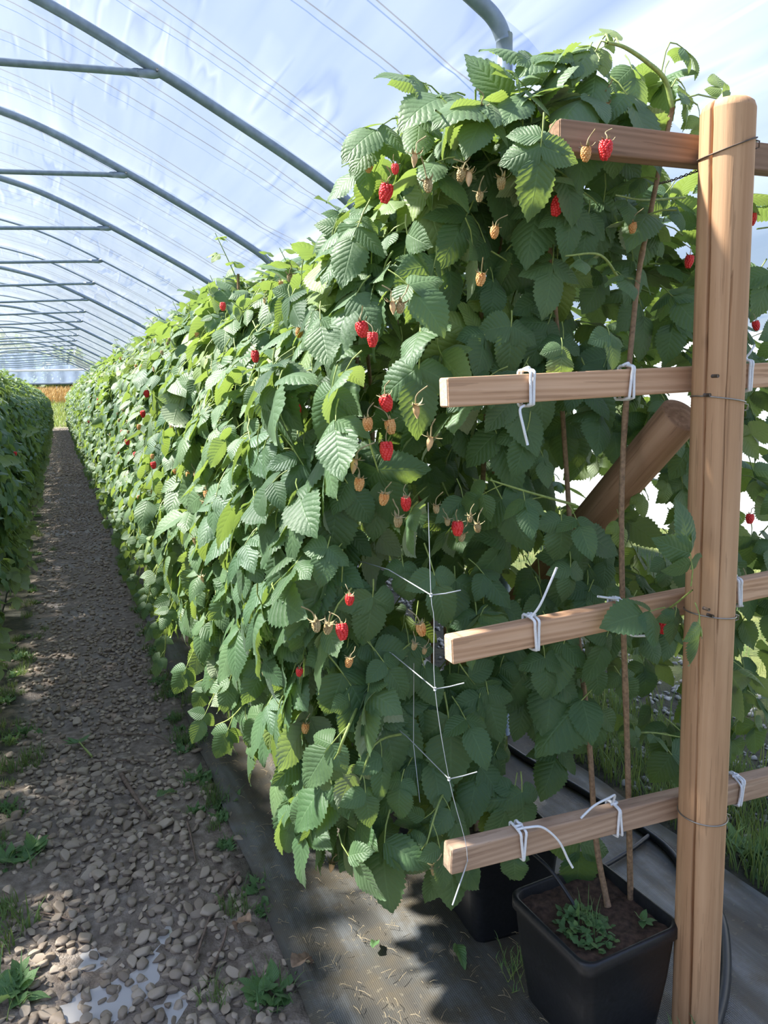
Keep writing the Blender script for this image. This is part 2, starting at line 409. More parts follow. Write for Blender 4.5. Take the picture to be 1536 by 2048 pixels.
mbf = []
def cloth_strip(name, x0, x1, y0, y1, label):
    nxs, nys = 22, 260
    gx = np.linspace(x0, x1, nxs); gy = np.concatenate([np.linspace(y0, 7, 200), np.linspace(7.4, y1, 60)])
    V = []
    for yv in gy:
        for xv in gx:
            e_ = .012*mnoise.noise((0, yv*3, 1)) if xv in (gx[0], gx[-1]) else 0
            z = .010+.008*mnoise.noise((xv*5, yv*1.2, 5))+.004*mnoise.noise((xv*14, yv*5, 9))
            V.append((xv+e_, yv, z))
    ii, jj = np.meshgrid(np.arange(nys-1), np.arange(nxs-1), indexing='ij'); q = (ii*nxs+jj).ravel()
    o = link_mesh(name, np_mesh(name, V, np.stack([q, q+1, q+nxs+1, q+nxs], 1), [M_fabric]))
    so = o.modifiers.new('thick', 'SOLIDIFY'); so.thickness = .003; so.offset = -1
    return tag(o, label, 'ground fabric')
cloth_strip('ground_cover_sheet', .43, 1.78, .6, 41.5, 'dark wet woven ground fabric under the right-hand raspberry row')
cloth_strip('ground_cover_sheet', -1.75, -.50, 2.0, 41.5, 'dark ground fabric under the shaded left-hand raspberry row')

# water standing in the dip of the path
V = []; n_ = 40
for k in range(n_):
    a = 2*PI*k/n_; V.append((.03+.30*math.cos(a), 1.85+.38*math.sin(a), 0))
F = [(0, k, k+1) for k in range(1, n_-1)]
o = link_mesh('puddle', np_mesh('puddle', V, F, [M_water], smooth=False), loc=(0, 0, -.0135))
tag(o, 'shallow muddy puddle shining between stones at the near end of the path', 'puddle')

# ------------------------------------------------------------------ tunnel: hoops, film, ropes
Y_END = 44.0
prof = [(1.90, 2.69), (1.80, 2.770), (1.56, 2.915), (1.23, 3.095), (.68, 3.38), (.11, 3.645), (-.31, 3.78), (-.88, 3.90), (-1.48, 3.94)]
prof = prof + [(-2.96-x_, z_) for x_, z_ in prof[-2::-1]]
PROF = smooth_path([(x_, 0, z_) for x_, z_ in prof], 5)
LEGX, LEGZ = 1.90, 2.69
PROF_END = smooth_path([(x_, 0, z_) for x_, z_ in [(1.67, 2.80), (1.63, 2.865), (1.54, 2.925)]+prof[3:]], 5)
def hoop(y, label, group=None, PROF=PROF, LEGX=LEGX, LEGZ=LEGZ):
    t = thing('tunnel_hoop', label, 'tunnel hoop', (LEGX, y, 0), 0, group)
    off = Vector((-LEGX, 0, 0))
    MB().tube([p+off for p in PROF], .031, 12).build('arch', M_pipe, t)
    for xx in (0, -2.96-1.90-LEGX):
        MB().tube([(xx, 0, 0), (xx, 0, 1.3), (xx, 0, LEGZ-.03)], .024, 12).build('leg', M_pipe, t)
        MB().tube([(xx, 0, LEGZ-.13), (xx, 0, LEGZ+.02)], .031, 12).build('joint_sleeve', M_pipe, t)
    # tie rod between the shoulders, flattened where it is bolted
    a = Vector((.69, 0, 3.35))+off; b = Vector((-3.65, 0, 3.35-.17))+off
    d = (b-a).normalized()
    mb = MB(); mb.tube([a+d*.10, a+d*.16, (a+b)/2-Vector((0, 0, .03)), b-d*.16, b-d*.10], [.024, .021, .021, .021, .024], 10)
    r_ = mb.build('tie_rod', M_pipe, t)
    MB().tube([a-d*.03+Vector((0, 0, .012)), a+d*.02, a+d*.11], [.026, .028, .024], 8).build('rod_end', M_pipe, r_)
    MB().tube([b+d*.03, b-d*.02, b-d*.11], [.026, .028, .024], 8).build('rod_end', M_pipe, r_)
    mb = MB(); mb.tube([a+Vector((0, -.045, .01)), a+Vector((0, .045, .01))], .008, 6); mb.build('bolt', M_wire, t)
    return t
HY = [2.64]+[4.82+2.15*k for k in range(19)]
lab = ['slender grey steel hoop nearest the camera, its upright leg standing behind the row top',
       'thick grey steel hoop crossing the film widest in view, with the highest cross tube',
       'second grey hoop down the tunnel whose arch meets the hedge beyond the widest one',
       'third grey hoop down the tunnel, behind the two bold arches']
def copy_tree(o, parent=None):
    c = o.copy(); COL.objects.link(c)
    if parent is not None: c.parent = parent
    for ch in list(o.children): copy_tree(ch, c)
    return c
mb = MB(); mb.tube([p+Vector((-LEGX, 0, 0)) for p in PROF], .012, 8); ME_thin = np_mesh('arch', np.concatenate(mb.V), np.concatenate(mb.F), [M_pipe])
h0 = None
for k, y in enumerate(HY):
    if k == 0: hoop(y, lab[0], None, PROF_END, 1.67, 2.80)
    elif k == 1: h0 = hoop(y, lab[1])
    else:
        h = copy_tree(h0); h.location.y = y
        if k < 4: h['label'] = lab[k]
        else: h['label'] = 'thin dark hoop and cross tube in the receding far part of the tunnel'; h['group'] = 'far tunnel hoops'
        if k >= 3 and k % 3:
            for ch in h.children:
                if ch.name.startswith('arch'): ch.data = ME_thin
    
# film over the hoops, flaring out past the right-hand legs as a skirt
fp = [(p.x, p.z) for p in PROF][::-1]
P2 = np.array(fp); 
# outward offset
dv = np.gradient(P2, axis=0); nn_ = np.stack([-dv[:, 1], dv[:, 0]], 1); nn_ /= np.linalg.norm(nn_, axis=1)[:, None]
nn_[nn_[:, 1] < 0] *= -1
P2 = P2 + nn_*.040
skirt = np.array([(2.02, 2.75), (2.3, 2.70), (2.7, 2.54), (3.15, 2.25), (3.5, 1.8), (3.75, 1.2), (3.85, .62)])
skl = np.array([(-2.96-x_, z_) for x_, z_ in skirt])[::-1]
line = np.concatenate([skl, P2, skirt])
L_ = np.concatenate([[0], np.cumsum(np.linalg.norm(np.diff(line, axis=0), axis=1))])
S = np.linspace(0, L_[-1], 190); lx = np.interp(S, L_, line[:, 0]); lz = np.interp(S, L_, line[:, 1])
gy = np.concatenate([np.linspace(-1.6, 12, 240), np.linspace(12.2, Y_END, 150)])
V = np.zeros((len(gy), len(S), 3), np.float32)
for i, yv in enumerate(gy):
    ph = ((yv-2.67)/2.15) % 1.0
    sag = -.030*math.sin(PI*ph)
    for j in range(len(S)):
        w = .020*mnoise.noise((S[j]*4.5, yv*.9, 2))*(.35+.65*abs(math.cos(PI*ph))) + .010*mnoise.noise((S[j]*11+mnoise.noise((S[j], yv, 0)), yv*1.1, 7))
        k = 1 if .3 < lz[j] else 0
        V[i, j] = (lx[j]+(w*.6 if abs(lx[j]+1.48) > 3.2 else 0), yv, lz[j]+max(-.03, sag+w) if abs(lx[j]+1.48) < 3.2 else lz[j]+w)
ns = len(S); ii, jj = np.meshgrid(np.arange(len(gy)-1), np.arange(ns-1), indexing='ij'); q = (ii*ns+jj).ravel()
film = link_mesh('ceiling', np_mesh('ceiling', V.reshape(-1, 3), np.stack([q, q+ns, q+ns+1, q+1], 1), [M_film]))
tag(film, 'creased clear polythene film stretched over the hoops', kind='structure')
# ropes pulled over the film between the hoops, a pair each way per bay
def film_at(x): 
    o_ = np.argsort(P2[:, 0]); return float(np.interp(x, P2[o_, 0], P2[o_, 1]))
xr = np.linspace(1.74, -4.70, 30)
for k in range(0, 8):
    y0 = 2.67+2.15*k
    for q, (ya, yb) in enumerate(((1.62, 1.20), (1.74, 1.86), (.78, 1.02), (.50, .20))):
        pts = [(xv, y0+ya+(yb-ya)*(1.74-xv)/6.44, film_at(min(1.74, max(-4.70, xv)))+.04+.004*q) for xv in xr]
        pts = [(1.98, pts[0][1]+.01, 2.80)]+pts+[(-4.95, pts[-1][1], 2.81), (-5.5, pts[-1][1], 2.65)]
        o = MB().tube(pts, .0032, 6).build('film_rope', M_rope)
        tag(o, 'dark rope pulled over the film between two hoops', 'rope', 'ropes over the tunnel film')
# milky side sheet outside the right-hand row
gy_ = np.linspace(-1.0, 20, 90); V = [(3.62+.05*mnoise.noise((yv*1.5, z_*2, 3)), yv, z_) for yv in gy_ for z_ in np.linspace(.55, 1.78, 10)]
ii, jj = np.meshgrid(np.arange(89), np.arange(9), indexing='ij'); q = (ii*10+jj).ravel()
o = link_mesh('wall_right', np_mesh('wall_right', V, np.stack([q, q+1, q+11, q+10], 1), [M_sheet])); tag(o, 'white side sheet of the tunnel behind the right-hand row', kind='structure')
# ridge wire
o = MB().tube([(-1.42, 8+.5*k, 3.74+.02*math.sin(k)) for k in range(0, 69)], .006, 5).build('ridge_wire', M_rope)
tag(o, 'thin dark wire running along the tunnel under the ridge', 'wire')
# rolled up curtain at the far end
mb = MB(); V = []
nxc = 60
cx = np.linspace(-4.6, 1.65, nxc)
rows = []
for xv in cx:
    top = film_at(xv)-.02
    rows.append([(xv, Y_END+.02*math.sin(xv*9), 2.36+(top-2.36)*v_) for v_ in np.linspace(0, 1, 8)])
V = np.array(rows).reshape(-1, 3); ii, jj = np.meshgrid(np.arange(nxc-1), np.arange(7), indexing='ij'); q = (ii*8+jj).ravel()
o = link_mesh('wall_back', np_mesh('wall_back', V, np.stack([q, q+1, q+9, q+8], 1), [M_curtain]))
tag(o, 'bluish half-height film curtain closing the far tunnel end', kind='structure')
M_whitebar = simple('white_bar', (.85, .87, .9), .5, 0, 10, .05)
o = MB().tube([(-4.6, Y_END-.1, 3.04), (1.65, Y_END-.1, 3.06)], .055, 8).build('curtain_bar', M_whitebar)
tag(o, 'white bar crossing the curtain at the far tunnel end', 'bar')
o = MB().tube([(-4.6, Y_END-.1, 2.36), (1.65, Y_END-.1, 2.36)], .05, 8).build('curtain_roller', M_rope)
tag(o, 'dark roller along the lower edge of the far curtain', 'roller')

# ------------------------------------------------------------------ trellis: post, battens, brace
def wood_post(name, base, top, r, mat, parent, crack=True, seg=110, chamfer=.016, rings=120):
    base = Vector(base); top = Vector(top); H = (top-base).length
    V = []; prof_ = [(0, r)]+[(H*k/rings, r) for k in range(1, rings)]+[(H-chamfer, r), (H-chamfer*.35, r*.93), (H, r*.80)]
    cracks = [(math.radians(-147), .020, 1.0), (-2.06, .010, .6)] if crack else []
    for (z, rr) in prof_:
        for j in range(seg):
            a = 2*PI*j/seg
            q = rr*(1+.010*math.cos(3*a+.4)+.008*mnoise.noise((math.cos(a)*2, math.sin(a)*2, z*2.2)))
            for (ca, dep, ext) in cracks:
                if ca == -2.06 and not 1.05 < z < 1.75: continue
                ca2 = ca-(math.radians(24)*z/2.07 if ca != -2.06 else 0)+.05*mnoise.noise((z*2.5, ca, 0))+.02*mnoise.noise((z*9, ca, 4))
                w = 2*PI/seg*(1.5+.9*mnoise.noise((z*3, ca, 9)))*ext
                dd = abs((a-ca2+PI) % (2*PI)-PI)
                if dd < w: q -= dep*(1-dd/w)*min(1, max(.35, .9+.9*mnoise.noise((z*1.7, ca, 2))))
            V.append((q*math.cos(a), q*math.sin(a), z))
    n = len(prof_); F = []
    for i in range(n-1):
        for j in range(seg): F.append((i*seg+j, i*seg+(j+1) % seg, (i+1)*seg+(j+1) % seg, (i+1)*seg+j))
    c = len(V); V.append((0, 0, H+.002))
    for j in range(0, seg, 2): F.append((c, (n-1)*seg+j, (n-1)*seg+(j+1) % seg, (n-1)*seg+(j+2) % seg))
    o = link_mesh(name, np_mesh(name, V, F, [mat], smooth=True), parent)
    return o, base, (top-base)
t = thing('end_post', 'round brown timber post with a long vertical crack, standing at the row end', 'post', (1.236, 1.138, -.05))
o, b_, d_ = wood_post('shaft', (0, 0, 0), (0, 0, 2.073), .0495, M_post, t, True, 180)
t.rotation_euler = Vector((-.020, 0, 2.073)).to_track_quat('Z', 'Y').to_euler(); t.rotation_euler[2] = 0
t.rotation_euler = (0, math.atan2(-.020, 2.07), 0)
# nails and bored holes on the post
for (px, py) in ((1418, 790), (1434, 752), (1424, 1232), (1416, 1219)):
    p = atY(px, py, 1.088)
    o = MB().tube([p+Vector((0, .012, 0)), p+Vector((0, -.003, 0))], .0035, 8).build('nail', M_rust)
    o.parent = t; o.matrix_parent_inverse = (Matrix.Translation(t.location) @ t.rotation_euler.to_matrix().to_4x4()).inverted()

YB = 1.214
def batten(zl, zr, xl, xr_, h, d, mat, label, y=YB):
    t = thing('batten', label, 'batten', ((xl+xr_)/2, y, (zl+zr)/2))
    L = xr_-xl; sl = math.atan2(zr-zl, L)
    rot = Matrix.Rotation(-sl, 4, 'Y')
    mb = MB(); mb.box((-L/2, -d/2, -h/2), (L/2, d/2, h/2), rot); mb.build('beam', mat, t, smooth=False, bevel=.003)
    mb = MB(); mb.box((-L/2-.001, -d/2+.003, -h/2+.003), (-L/2+.004, d/2-.003, h/2-.003), rot); mb.build('end_grain', M_end_grain if mat is not M_bar_dark else M_bar_dark, t, smooth=False)
    return t
BARS = {1: (1.495, 1.524, .640, 1.84), 2: (1.012, 1.043, .643, 1.84), 3: (.580, .511, .634, 1.84), 0: (1.950, 1.966, .875, 1.84)}
batten(*BARS[1], .053, .034, M_bar_pale, 'pale reddish batten with clean sawn end, at chest height across the post')
batten(*BARS[2], .052, .034, M_bar_pale, 'pale straight-grained batten crossing the post at waist height')
batten(*BARS[3], .055, .036, M_bar_grey, 'greyish weathered batten, lowest of those tied to the post')
batten(*BARS[0], .055, .036, M_bar_dark, 'dark brown batten half hidden by leaves near the post top')
bt = thing('brace_post', 'round brown timber brace slanting from the end post down into the leaves', 'brace', (1.235, 2.78, .0))
bv = Vector((0, 1.245-2.78, 1.435))
o, _, _ = wood_post('shaft', (0, 0, 0), (0, 0, bv.length), .046, M_brace, bt, False, 48, .004, 30)
o.rotation_euler = bv.to_track_quat('Z', 'Y').to_euler()
# wires holding the battens to the post
def wire_loop(zc, tilt, phase, label, mat=M_wire):
    t = []; cx_ = 1.236-.020*(zc/2.07)
    for k in range(40):
        a = 2*PI*k/40; t.append((cx_+.0515*math.cos(a), 1.138+.0515*math.sin(a), zc+tilt*math.cos(a+phase)))
    mb = MB(); mb.tube(t, .0015, 6, closed=True)
    e_ = Vector(t[38]); mb.tube([e_, e_+Vector((.010, -.006, -.004)), e_+Vector((.013, -.003, -.014)), e_+Vector((.008, 0, -.016))], .0015, 6)
    o = mb.build('tie_wire', mat); return tag(o, label, 'wire')
p_ = atY(1457, 290, 1.088); wire_loop(p_.z+.012, .018, .1, 'brown wire looped round the post just below its top', M_rust)
p_ = atY(1440, 800, 1.088); wire_loop(p_.z, -.008, .2, 'grey wire looped round the post just under the chest-height batten')
p_ = atY(1425, 1243, 1.088); wire_loop(p_.z, -.006, .1, 'grey wire with a small twisted eye round the post at waist height')
p_ = atY(1410, 1660, 1.088); wire_loop(p_.z, -.004, .3, 'thin grey wire round the post under the lowest batten')

wp = [atY(1414, 336, 1.19), atY(1385, 345, 1.24), atY(1345, 360, 1.31), atY(1312, 368, 1.335)]
mb = MB(); WP = smooth_path(wp, 10)
for sg in (0, PI): mb.tube([p+Vector((0, .0022*math.cos(i*1.3+sg), .0022*math.sin(i*1.3+sg))) for i, p in enumerate(WP)], .0012, 5)
tag(mb.build('twisted_wire', M_rust), 'twisted rusty wire running from the post to the tall cane below the top batten', 'wire')
# white cord ties on the battens
def cord_tie(bar, px, label, tails=(), turns=2):
    zl, zr, xl, xr_ = BARS[bar]
    # where the picture column meets the front face of this batten
    zc = zl
    for _ in range(4):
        y0 = YB-.018; d = None
        # solve x for the column px at height zc
        v0 = 1024.0
        lo, hi = -3000.0, 5000.0
        for _k in range(50):
            mid = (lo+hi)/2; p = atY(px, mid, y0)
            if p.z > zc: lo = mid
            else: hi = mid
        xx = p.x; zc = zl+(zr-zl)*(xx-xl)/(xr_-xl)
    t = thing('cord_tie', label, 'cord', (xx, YB, zc), 0, None)
    h, dp = (.030, .0225)
    mb = MB()
    for k in range(turns):
        ox = (k-.5*(turns-1))*.0075; tw = random.uniform(-.004, .004)
        pts = []
        for (a, b) in ((-1, -1), (-1, -.5), (-1, 0), (-1, .5), (-1, 1), (-.3, 1.12), (.3, 1.12), (1, 1), (1, 0), (1, -1), (.3, -1.1), (-.3, -1.1)):
            pts.append((ox+tw*b+.0015*a, dp*a, h*b))
        P = smooth_path(pts+[pts[0]], 3)[:-1]
        mb.tube(P, .0030, 7, closed=True)
    mb.build('loop', M_cord, t)
    mb = MB(); mb.tube(smooth_path([(-.008, .0, .034), (0, -.006, .038), (.008, 0, .035), (.002, .007, .037)], 4), .0032, 6); mb.build('knot', M_cord, t)
    for tl in tails:
        mb = MB(); mb.tube(smooth_path(tl, 6), .0026, 6); mb.build('tail', M_cord, t)
    return t
cord_tie(1, 1063, 'white cord tied round the left end of the chest-height batten, tail hanging down',
         [[(-.012, -.012, -.032), (-.028, -.022, -.040), (-.026, -.03, -.07), (-.016, -.03, -.105)]])
cord_tie(1, 1263, 'white cord tied round the chest-height batten, under a drooping leaf', [])
cord_tie(1, 1499, 'white cord tied round the chest-height batten right of the post', [[(0, 0, .034), (.008, -.01, .05), (.02, -.01, .066)]])
cord_tie(2, 1073, 'white cord tied round the left end of the waist-height batten, tail sticking up',
         [[(-.008, -.01, .034), (.006, -.02, .06), (.024, -.025, .10), (.038, -.03, .135)]])
cord_tie(2, 1243, 'white cord tied round the waist-height batten, midway to the post',
         [[(0, -.005, .036), (-.022, -.012, .042), (-.06, -.015, .052)], [(.006, -.015, -.030), (.03, -.02, -.044), (.07, -.022, -.05)]])
cord_tie(2, 1478, 'white cord tied round the waist-height batten right of the post', [[(0, 0, -.034), (.03, -.005, -.038)]])
cord_tie(3, 1046, 'white cord tied round the left part of the lowest batten, with a long curved tail',
         [[(-.010, -.01, .034), (.010, -.022, .040), (.04, -.03, .036), (.075, -.036, .0), (.10, -.036, -.05), (.112, -.036, -.072)]])
cord_tie(3, 1238, 'white cord tied round the lowest batten, tail arching to the left',
         [[(-.004, 0, .034), (-.008, -.012, .062), (-.03, -.02, .066), (-.07, -.02, .058), (-.105, -.02, .038)]])
cord_tie(3, 1481, 'white cord tied round the lowest batten right of the post', [[(-.004, 0, .034), (-.012, -.03, .02), (-.022, -.032, -.02)]])

# thin white trellis net along the path side
NP = [atY(x_, y_, 1.19) for x_, y_ in ((862, 1190), (868, 1240), (870, 1378), (898, 1558), (930, 1680), (935, 1722), (905, 1810))]
t = thing('trellis_net', 'thin white trellis net strings hanging at the left ends of the battens', 'net', (NP[0].x, NP[0].y, NP[0].z))
o0 = NP[0]
def rel(ps): return [p-o0 for p in ps]
MB().tube(rel(smooth_path([Vector((.598, 1.20, 1.30))]+NP[:6], 4)), .0007, 5).build('end_string', M_net, t)
MB().tube(rel([NP[5], NP[5]+Vector((-.004, .004, -.02)), NP[6]]), .0016, 5).build('loose_end', M_net, t)
for p in (NP[0], NP[2], NP[3]):
    MB().tube(rel([p+Vector((0, 0, -.003)), p+Vector((0, 0, .003))]), [.0028, .0028], 6).build('knot', M_net, t)
    MB().tube(rel([p, p+Vector((.03, 0, -.001)), p+Vector((.060, -.003, .002))]), .0012, 5).build('cut_end', M_net, t)
    MB().tube(rel([p, p+Vector((-.005, .18, .01)), p+Vector((0, .38, -.01)), p+Vector((.01, .8, 0))]), .0011, 5).build('row_string', M_net, t)
MB().tube(rel([Vector((.645, 1.375, .93)), Vector((.645, 1.385, .74)), Vector((.66, 1.39, .60))]), .0009, 5).build('hanging_string', M_net, t)

# ------------------------------------------------------------------ pots and hoses
def pot_mesh(w, h, wall=.008):
    """square tapering pot with rounded corners and a rolled rim"""
    def ring(hw, z, n=6, rr=.03):
        pts = []
        for (sx, sy, a0) in ((1, 1, 0), (-1, 1, PI/2), (-1, -1, PI), (1, -1, 3*PI/2)):
            for k in range(n):
                a = a0+PI/2*k/(n-1); pts.append((sx*(hw-rr)+rr*math.cos(a), sy*(hw-rr)+rr*math.sin(a), z))
        return pts
    hw = w/2
    R = [ring(hw*.78, 0), ring(hw*.80, .01), ring(hw*.90, h*.5), ring(hw*.955, h-.035), ring(hw*.965, h-.034), ring(hw, h-.030), ring(hw, h-.004), ring(hw-.003, h), ring(hw-.009, h), ring(hw-.012, h-.004), ring(hw*.86, h*.45)]
    n = len(R[0]); V = [p for r in R for p in r]; F = []
    for i in range(len(R)-1):
        for j in range(n): F.append((i*n+j, i*n+(j+1) % n, (i+1)*n+(j+1) % n, (i+1)*n+j))
    c = len(V); V.append((0, 0, 0))
    for j in range(0, n, 2): F.append((c, (j+2) % n, (j+1) % n, j))
    return np_mesh('shell', V, F, [M_pot], smooth=True)
ME_pot = pot_mesh(.285, .275)
def soil_mesh(w):
    n = 26; g = np.linspace(-w/2, w/2, n); V = []
    for a in g:
        for b in g: V.append((a, b, .010*mnoise.noise((a*14, b*14, 1))+.006*mnoise.noise((a*45, b*45, 2))))
    ii, jj = np.meshgrid(np.arange(n-1), np.arange(n-1), indexing='ij'); q = (ii*n+jj).ravel()
    return np_mesh('soil', V, np.stack([q, q+n, q+n+1, q+1], 1), [M_soil])
ME_soil = soil_mesh(.262)
POTS_Y = [1.285, 1.69]+[1.69+.4*k for k in range(1, 99)]
POT_X = 1.055
pot0 = thing('plant_pot', 'square black plastic pot beside the end post, topped with dark soil and green weeds', 'pot', (POT_X, POTS_Y[0], .012), math.radians(3))
sh = link_mesh('shell', ME_pot, pot0); so_ = link_mesh('soil', ME_soil, pot0, (0, 0, .248))
def place_pot(x, y, rz, label, group):
    p = copy_tree(pot0); p.location = (x, y, .012); p.rotation_euler = (0, 0, rz); p['label'] = label
    if group: p['group'] = group
    return p
place_pot(1.035, POTS_Y[1], math.radians(-4), 'black plastic pot behind the weedy one, shaded under the lowest batten', None)
for y in POTS_Y[2:40]: place_pot(POT_X+random.uniform(-.02, .02), y, random.uniform(-.06, .06), 'black plastic pot in deep shade under the right-hand row', 'pots under the right-hand row')
LX = -1.02
LEFT_Y = [2.5+.4*k for k in range(97)]
for y in LEFT_Y[0:34]: place_pot(LX+random.uniform(-.02, .02), y, random.uniform(-.06, .06), 'black plastic pot in deep shade under the left-hand row', 'pots under the left-hand row')

def hose(pts, r, label, name='water_hose'):
    o = MB().tube(smooth_path(pts, 8), r, 10).build(name, M_hose); return tag(o, label, 'hose')
hose([atZ(1420, 2085, .02), atZ(1447, 1990, .02), atZ(1452, 1900, .02), atZ(1440, 1830, .02), atZ(1408, 1790, .02), atZ(1372, 1745, .02), atZ(1315, 1680, .02), (1.66, 2.1, .02), (1.60, 2.6, .02), (1.58, 4, .02)], .013,
     'thick black water hose curving round the foot of the end post')
hose([(1.30, 1.72, .03), atZ(1120, 1757, .06)+Vector((.05, 0, 0)), atZ(1200, 1735, .025), atZ(1260, 1700, .022), atZ(1300, 1670, .02)], .008, 'black hose lying between the pots and the thick hose')
hose([Vector((.90, 1.62, .30)), Vector((.97, 1.50, .352)), Vector((1.0, 1.40, .345)), Vector((1.018, 1.325, .30)), Vector((1.028, 1.29, .255))], .0045, 'thin black drip tube arching from the rear pot into the weedy pot', 'drip_tube')

# ------------------------------------------------------------------ leaves
PV = np.array([0, .03, .08, .15, .24, .34, .46, .58, .70, .80, .88, .94, 1.0])
PW = np.array([.10, .40, .66, .86, .98, 1.0, .94, .82, .64, .44, .26, .12, .0])
def leaflet(rows, cols, L, Wd, droop, fold, cup, wave, r, teeth=True, curl=0.0, sheet=None):
    v = np.linspace(0, 1, rows+1); hw = np.interp(v, PV, PW)*Wd/2
    sv = v.copy()
    if teeth:
        tt = np.where(np.arange(rows+1) % 2 == 1, 1.07, .95); tt[0] = tt[-1] = 1; hw = hw*tt
    u = np.linspace(-1, 1, cols+1)
    ang = droop*(.25+v*1.1)+curl*v*v; dl = L/rows
    y = np.concatenate([[0], np.cumsum(np.cos(ang[:-1])*dl)]); z = -np.concatenate([[0], np.cumsum(np.sin(ang[:-1])*dl)])
    X = hw[:, None]*u[None, :]
    ph = r.uniform(0, 6.28)
    zz = fold*np.abs(X) - cup*X*X/(Wd*.5) + wave*Wd*np.sin(v[:, None]*11+ph+2*np.sign(u)[None, :])*np.abs(u)[None, :]**2
    # the local up turns with the droop
    Y = y[:, None]+zz*np.sin(ang)[:, None]; Z = z[:, None]+zz*np.cos(ang)[:, None]
    if teeth: Y = Y + np.where(np.arange(rows+1) % 2 == 1, .25, -.05)[:, None]*dl*np.abs(u)[None, :]**3
    X = X*np.cos(np.abs(fold)*.6)
    V = np.stack([X, Y, Z], -1).reshape(-1, 3)
    UV = np.stack([np.broadcast_to((u*.5+.5)[None, :], X.shape), np.broadcast_to(sv[:, None], X.shape)], -1).reshape(-1, 2)
    ii, jj = np.meshgrid(np.arange(rows), np.arange(cols), indexing='ij'); q = (ii*(cols+1)+jj).ravel()
    F = np.stack([q, q+1, q+cols+2, q+cols+1], 1)
    return V, F, UV
def rotz(a): c, s = math.cos(a), math.sin(a); return np.array([[c, -s, 0], [s, c, 0], [0, 0, 1]])
def rotx(a): c, s = math.cos(a), math.sin(a); return np.array([[1, 0, 0], [0, c, -s], [0, s, c]])
def roty(a): c, s = math.cos(a), math.sin(a); return np.array([[c, 0, s], [0, 1, 0], [-s, 0, c]])
def stem_np(pts, r0, r1, k=4):
    mb = MB(); n = len(pts); mb.tube(pts, [r0+(r1-r0)*i/(n-1) for i in range(n)], k, cap=False); return np.concatenate(mb.V), np.concatenate(mb.F)
class LeafBag:
    """leaves and stems piled into one foliage mesh (stems take the second material)"""
    def __init__(s): s.V = []; s.F = []; s.UV = []; s.T = []; s.M = []; s.n = 0
    def put(s, V, F, UV, tint, mat):
        s.V.append(V); s.F.append(F+s.n); s.UV.append(UV if UV is not None else np.zeros((len(V), 2))); s.T.append(np.full(len(V), tint)); s.M.append(np.full(len(F), mat)); s.n += len(V)
    def mesh(s, name, mats):
        return np_mesh(name, np.concatenate(s.V), np.concatenate(s.F), mats, np.concatenate(s.UV), np.concatenate(s.T), np.concatenate(s.M))
    def compound(s, P, r):
        """P: compound prototype; appended by place()"""
def make_compound(r, hi, size=1.0, five=False, sag=1.0, broad=1.0):
    """a raspberry leaf of three or five leaflets: list of (V,F,UV,mat), petiole root at the origin, pointing +y, upper side +z"""
    rows, cols = (24, 6) if hi else (9, 4)
    pieces = []; pl = r.uniform(.035, .075)*size; sagp = -.012
    bend = r.uniform(.1, .5)
    tipy = pl*math.cos(bend*.5); tipz = -pl*math.sin(bend*.5)*.6
    def lf(scale, rz, ry, origin, dro):
        L = r.uniform(.090, .112)*size*scale; Wd = L*r.uniform(.62, .80)*broad
        V, F, UV = leaflet(rows, cols, L, Wd, dro, r.uniform(-.05, .28), r.uniform(.05, .5), r.uniform(0, .045), r, hi, r.uniform(-.1, .5))
        V = V @ roty(ry).T @ rotx(-bend*.6).T @ rotz(rz).T + origin
        pieces.append((V, F, UV, 0))
    o1 = np.array([0, tipy, tipz]); tl = r.uniform(.012, .026)*size
    o2 = o1+np.array([0, tl*.95, -tl*.35])
    lf(1.05, r.uniform(-.15, .15), r.uniform(-.15, .15), o2, r.uniform(.15, .65)*sag)
    for sgn in (-1, 1):
        lf(r.uniform(.72, .86), sgn*r.uniform(-1.45, -1.0), sgn*r.uniform(-.1, .35), o1, r.uniform(.1, .6)*sag)
    if five:
        for sgn in (-1, 1): lf(r.uniform(.5, .62), sgn*r.uniform(-1.9, -1.5), sgn*.2, o1*.72, r.uniform(.1, .5)*sag)
    V, F = stem_np([(0, 0, 0), tuple(o1*.5+np.array([0, 0, pl*.07])), tuple(o1), tuple(o2)], .0020*size**.5, .0011, 4 if hi else 3)
    pieces.append((V, F, None, 1))
    return pieces
rp = np.random.default_rng(5)
PROTO_HI = [make_compound(rp, True, rp.uniform(.9, 1.3), k % 4 == 0, 1.0, 1.0) for k in range(26)]
PROTO_LO = [make_compound(rp, False, rp.uniform(.9, 1.2), k % 5 == 0) for k in range(14)]
PROTO_BROAD = [make_compound(rp, True, rp.uniform(.75, .95), False, 1.2, 1.18) for k in range(8)]
def frame(ydir, zdir):
    y = np.asarray(ydir, float); y /= np.linalg.norm(y); z = np.asarray(zdir, float); z = z-y*(z@y); z /= np.linalg.norm(z)+1e-9
    return np.stack([np.cross(y, z), y, z], 1)
def add_leaf(bag, proto, pos, ydir, zdir, scale, tint, origin=(0, 0, 0)):
    M = frame(ydir, zdir)*scale; pos = np.asarray(pos)-np.asarray(origin)
    for (V, F, UV, mat) in proto: bag.put(V @ M.T+pos, F, UV, min(1.0, max(0.0, tint+.0)) if mat == 0 else .5, mat)

